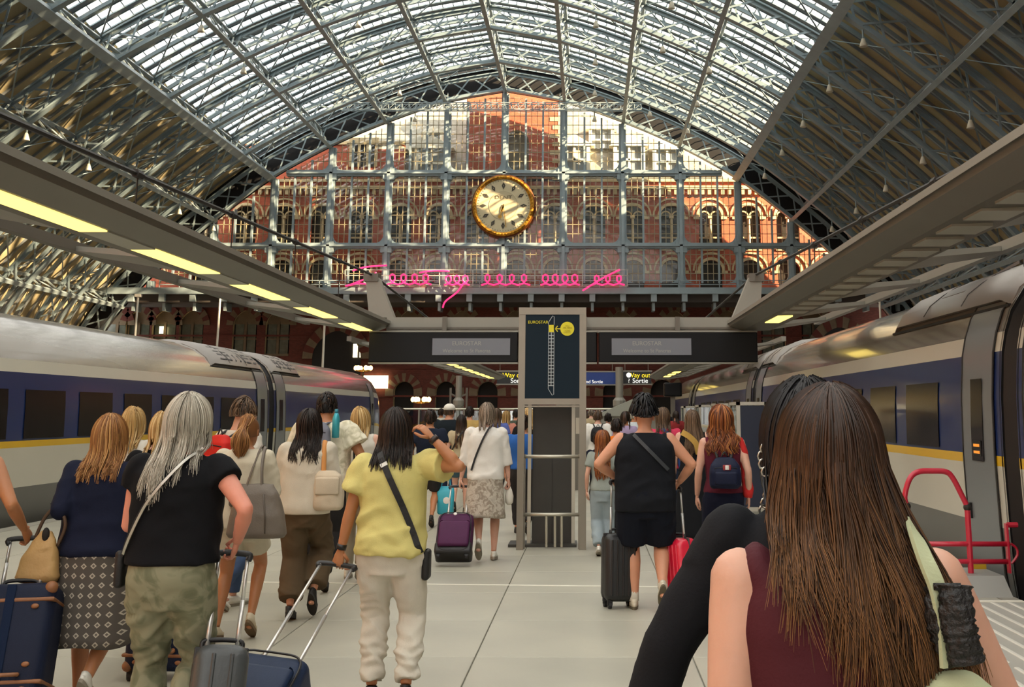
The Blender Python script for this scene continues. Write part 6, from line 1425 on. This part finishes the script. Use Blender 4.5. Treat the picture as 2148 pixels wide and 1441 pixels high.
# grey tote on the ponytail woman
P = PP['pony']; y = bk(P, .12, 1.0, .09)
bag('tote_bag', 'large taupe leather tote bag on the shoulder of the cream jumper', 'bag', P, [(.74, .205, .06, .155, y), (.77, .225, .085, .155, y), (.90, .205, .09, .155, y), (1.06, .16, .065, .145, y), (1.13, .13, .03, .135, y)], mat('taupe_leather', '#6f655a', .5, noise=(10, .15), bump=(120, .15)),
    [('strap', lambda q: q.tube(spline([(.06, y - .03, 1.08), (.10, y + .01, 1.25), (.13, -.02, 1.40), (.14, .07, 1.30)], 6), .013, 8, flat=.45), mat('taupe_leather', '#6f655a', .5)), ('strap', lambda q: q.tube(spline([(.19, y - .03, 1.06), (.17, y + .0, 1.25), (.155, -.02, 1.39), (.15, .07, 1.30)], 6), .013, 8, flat=.45), mat('taupe_leather', '#6f655a', .5)), ('side_flap', lambda q: q.rbox((-.03, y - .0, 1.02), (.05, .10, .11), .02, 3), mat('taupe_dark', '#554c43', .5)), ('seam', lambda q: q.tube([(.06, y - .093, .78), (.065, y - .097, .9), (.075, y - .07, 1.06)], .005, 5), mat('taupe_dark', '#554c43', .5)), ('seam', lambda q: q.tube([(.24, y - .09, .78), (.235, y - .095, .9), (.21, y - .07, 1.06)], .005, 5), mat('taupe_dark', '#554c43', .5))])
P = PP['wavy']; y = bk(P, .16, 1.1, .075)
bag('rucksack', 'cream canvas rucksack slung over the cream top above brown trousers', 'bag', P, [(.86, .10, .06, .22, y), (.89, .125, .085, .22, y), (1.02, .125, .09, .22, y), (1.14, .11, .07, .21, y), (1.18, .07, .04, .20, y)], cloth('cream_canvas', '#cabba4'), [('strap', lambda q: q.tube(spline([(.17, y, 1.16), (.16, -.09, 1.33), (.15, -.02, 1.415), (.16, .08, 1.32)], 6), .02, 8, flat=.4), mat('orange_strap', '#c98a4a', .7)), ('flap', lambda q: q.rbox((.22, y - .085, 1.06), (.2, .03, .14), .015, 2), cloth('cream_canvas', '#cabba4')), ('strap', lambda q: q.tube(spline([(.10, y, 1.14), (.05, y + .02, 1.0), (.10, y, .88)], 5), .011, 6, flat=.5), cloth('cream_canvas', '#cabba4'))])
P = PP['navy']; sh, el, wr = P['AJ'][0]; hx, hy = el.x - .09, el.y - .02
bag('handbag', 'sand-coloured slouchy handbag hanging from the navy-cardigan arm', 'bag', P, [(.70, .105, .045, hx, hy), (.73, .125, .06, hx, hy), (.85, .10, .05, hx + .01, hy), (.93, .07, .03, hx + .02, hy), (.985, .035, .02, hx + .035, hy)], mat('sand_leather', '#b3905c', .55, bump=(40, .2)), [('handle', lambda q: q.tube(spline([(hx - .03, hy, .95), (hx + .015, hy, 1.06), (el.x - .01, hy, el.z + .02), (el.x + .045, hy, 1.02), (hx + .10, hy, .90)], 6), .010, 7), mat('handle_brown', '#4a3524', .5)), ('gap_shade', lambda q: q.ell((hx + .035, hy - .018, .965), (.022, .02, .04), 10, 7), mat('gap_shade_dark', '#17120e', .8))], wr=.005)  # dark blob paints the shaded opening between the handles
m_turq = mat('turquoise_bag', '#35a7bd', .5); P = PP['person in navy902']; g = palm(P, 1)
t = thing('carrier_bag', 'turquoise carrier bag carried beyond the yellow blouse', 'bag', (g.x, g.y, 0)); mb = MB(); mb.loft([sell(z, a, d, 0, 16, 4) for z, a, d in ((g.z - .62, .10, .06), (g.z - .60, .12, .08), (g.z - .3, .13, .07), (g.z - .22, .11, .02))]); mb.build('bag_body', m_turq, t, True); mb = MB(); mb.tube(spline([(-.07, 0, g.z - .24), (-.03, 0, g.z - .02), (.03, 0, g.z - .02), (.07, 0, g.z - .24)], 5), .008, 6); mb.build('handle', m_turq, t); mb = MB(); mb.ell((.02, -.078, g.z - .42), (.05, .004, .05), 14, 6); mb.build('print', mat('badge_white', '#dcd8d2', .4), t)
P = PP['shirt']; g = palm(P, 1); t = thing('hand_bag_white', 'small white bundle held beside the floral skirt', 'bag', (g.x, g.y, 0)); t.name = 'cloth_pouch'; mb = MB(); mb.loft([sell(z, a, a * .8, 0, 14, 2.2) for z, a in ((g.z - .20, .02), (g.z - .17, .045), (g.z - .1, .05), (g.z - .03, .03), (g.z + .01, .012))]); mb.build('pouch', cloth('white', '#d5d0c4'), t, True); mb = MB(); mb.tube(spline([(-.02, 0, g.z - .02), (0, 0, g.z + .03), (.02, 0, g.z - .02)], 4), .006, 6); mb.build('cord', m_strapb, t)
# pink and red bag on the leaf-shirt man's arm
P = PP['leaf']; sh, el, wr = P['AJ'][1]; q = wpt_(P, el.lerp(wr, .5) + Vector((.04, -.08, -.02))); t = thing('shoulder_bag', 'small coral and purple bag at the elbow of the leaf-print shirt', 'bag', q); mb = MB(); mb.loft([sell(z, a, d, 0, 16, 2.6) for z, a, d in ((-.22, .03, .03), (-.19, .09, .06), (-.1, .11, .07), (.0, .09, .06), (.04, .05, .03))]); mb.build('bag_body', cloth('coral', '#c2504a'), t, True); mb = MB(); mb.loft([sell(z, a, d, -.012, 16, 2.6) for z, a, d in ((-.225, .035, .035), (-.19, .095, .065), (-.13, .108, .07))]); mb.build('lower_panel', cloth('plum', '#5f4459'), t, True); mb = MB(); mb.tube(spline([(-.06, 0, .02), (-.08, .02, .2), (-.06, .06, .3)], 5), .01, 6); mb.build('strap', m_strapb, t)
# cross-body bags: strap and pouch together
def crossbody(P, label, pts, w, m, pouch, pm, buckle=None, name='crossbody_bag', double=False):
    s = P['s']; t = thing(name, label, 'bag', (P['X'], P['Y'], 0), P['rz'], 'cross-body bags'); strap(P, pts, w, m, .030, 'strap', t, buckle=buckle)
    if double: strap(P, [(x + .016, z + .014) for x, z in pts], w, m_chain, .032, 'strap', t)
    x, z, y = pouch[0] * s, pouch[1] * s, bk(P, pouch[0] * s, max(pouch[1], .8) * s, .02) if len(pouch) < 3 else pouch[2]
    mb = MB(); mb.rbox((x, y, z), (.045, .13, .17), .018, 3); mb.build('pouch', pm, t, 'auto'); return t
crossbody(PP['yellow'], 'black strap bag across the yellow blouse', [(-.075, 1.465), (-.03, 1.38), (.06, 1.2), (.15, 1.0), (.195, .88)], .036, m_strapb, (.215, .80, .02), m_strapb, .22)
crossbody(PP['silver'], 'striped chain-strap bag across the black t-shirt', [(.10, 1.47), (.0, 1.36), (-.12, 1.2), (-.22, .99)], .012, m_strapb, (-.24, .93, .02), m_strapb, .55, double=True)
crossbody(PP['shirt'], 'black cross-body bag over the white shirt', [(.05, 1.46), (-.02, 1.33), (-.10, 1.14), (-.15, .98)], .022, m_strapb, (-.17, .92, .03), m_strapb)
crossbody(PP['man'], 'black cross-body bag high on the black sleeveless top', [(-.10, 1.44), (-.03, 1.37), (.07, 1.27), (.19, 1.15)], .03, mat('strap_grey', '#2c3138', .5), (.225, 1.10, .05), m_strapb)
crossbody(PP['pink'], 'blue strap bag over the pink t-shirt', [(-.02, 1.45), (.06, 1.38), (.15, 1.28), (.2, 1.1)], .035, cloth('blue_strap', '#33508c'), (.21, 1.0, .02), cloth('blue_strap', '#33508c'))
crossbody(PP['shortsw'], 'black cross-body bag over the beige top', [(.05, 1.44), (-.05, 1.3), (-.15, 1.1)], .02, m_strapb, (-.17, 1.0, .02), m_strapb)
# red jacket over the red-haired woman's shoulder, yellow scarf
P = PP['redhead']; t = thing('red_jacket', 'red jacket hanging over the right shoulder above a navy backpack', 'jacket', (P['X'], P['Y'], 0)); mb = MB(); mb.loft([sell(z, a, d, y, 16, 2.2, x) for z, a, d, x, y in ((.86, .03, .05, .24, -.0), (.90, .055, .07, .235, .0), (1.1, .05, .07, .22, -.01), (1.3, .045, .075, .195, -.01), (1.42, .03, .05, .165, .0))]); remesh_later(mb.build('jacket_body', cloth('scarlet', '#c2302e'), t), .012, .005); 
P = PP['dress']; t = thing('scarf', 'mustard yellow scarf over the shoulder of the long black dress', 'scarf', (P['X'], P['Y'], 0)); strap(P, [(-.13, 1.44), (-.05, 1.39), (.03, 1.30), (.06, 1.18)], .07, cloth('mustard', '#b08e4a'), .03, 'drape', t, th=.02)
# pale green shoulder bag with a black ruched handle sleeve
P = PP['long']; m_pg = cloth('pale_green', '#bcc4a0', .6); X0, Y0_ = 1742, 2.15
def W_(px, py, dy): return loc_(X0, Y0_, px, py, dy)
t = thing('shoulder_bag', 'pale green shoulder bag with a black ruched handle over the burgundy top', 'bag', (P['X'], P['Y'], 0))
def ribbon(pts, w, nm, m, th=.004):
    mb = MB(); pth = spline(pts, 8); n = len(pth); rings = []
    for i, p in enumerate(pth):
        tt = (pth[min(i + 1, n - 1)] - pth[max(i - 1, 0)]).normalized(); nr = Vector((.5, -1, .1)).normalized(); sd = tt.cross(nr).normalized(); nr = sd.cross(tt); rings.append([p + sd * w / 2 + nr * th, p - sd * w / 2 + nr * th, p - sd * w / 2 - nr * th, p + sd * w / 2 - nr * th])
    mb.loft(rings); return recalc(mb.build(nm, m, t))
ribbon([W_(1895, 1085, .04), W_(1915, 1110, -.06), W_(1940, 1170, -.115), W_(1968, 1240, -.135), W_(1985, 1330, -.14), W_(1990, 1400, -.14)], .030, 'strap', m_pg)
mb = MB(); pth = spline([W_(2003, 1228, -.15), W_(2008, 1290, -.16), W_(2018, 1340, -.16), W_(2030, 1392, -.155)], 14); mb.tube(pth, [.027 + .0022 * math.sin(i * 1.15 + math.sin(i * .7)) + random.uniform(-.0012, .0012) for i in range(len(pth))], 16, flat=.42); mb.build('ruched_sleeve', mat('black_satin', '#0c0c0e', .5, bump=(45, .8)), t, True)
mb = MB(); pth = spline([W_(1966, 1232, -.13), W_(1968, 1300, -.14), W_(1985, 1350, -.14), W_(2008, 1395, -.145)], 12); mb.tube(pth, [.020 + .002 * math.sin(i * 1.3) + random.uniform(-.001, .001) for i in range(len(pth))], 14, flat=.42); mb.tube([W_(1958, 1231, -.14), W_(2016, 1231, -.15)], .006, 8); mb.build('ruched_sleeve', mat('black_satin', '#0c0c0e', .5, bump=(45, .8)), t, True)
cb = W_(2005, 1570, -.10); mb = MB(); mb.loft([sell(z, a, d, cb.y, 20, 2.6, cb.x) for z, a, d in ((cb.z - .24, .13, .06), (cb.z - .2, .15, .08), (cb.z, .14, .085), (cb.z + .085, .08, .05), (cb.z + .115, .035, .03))]); remesh_later(mb.build('bag_body', m_pg, t), .009, .006)
resolve()
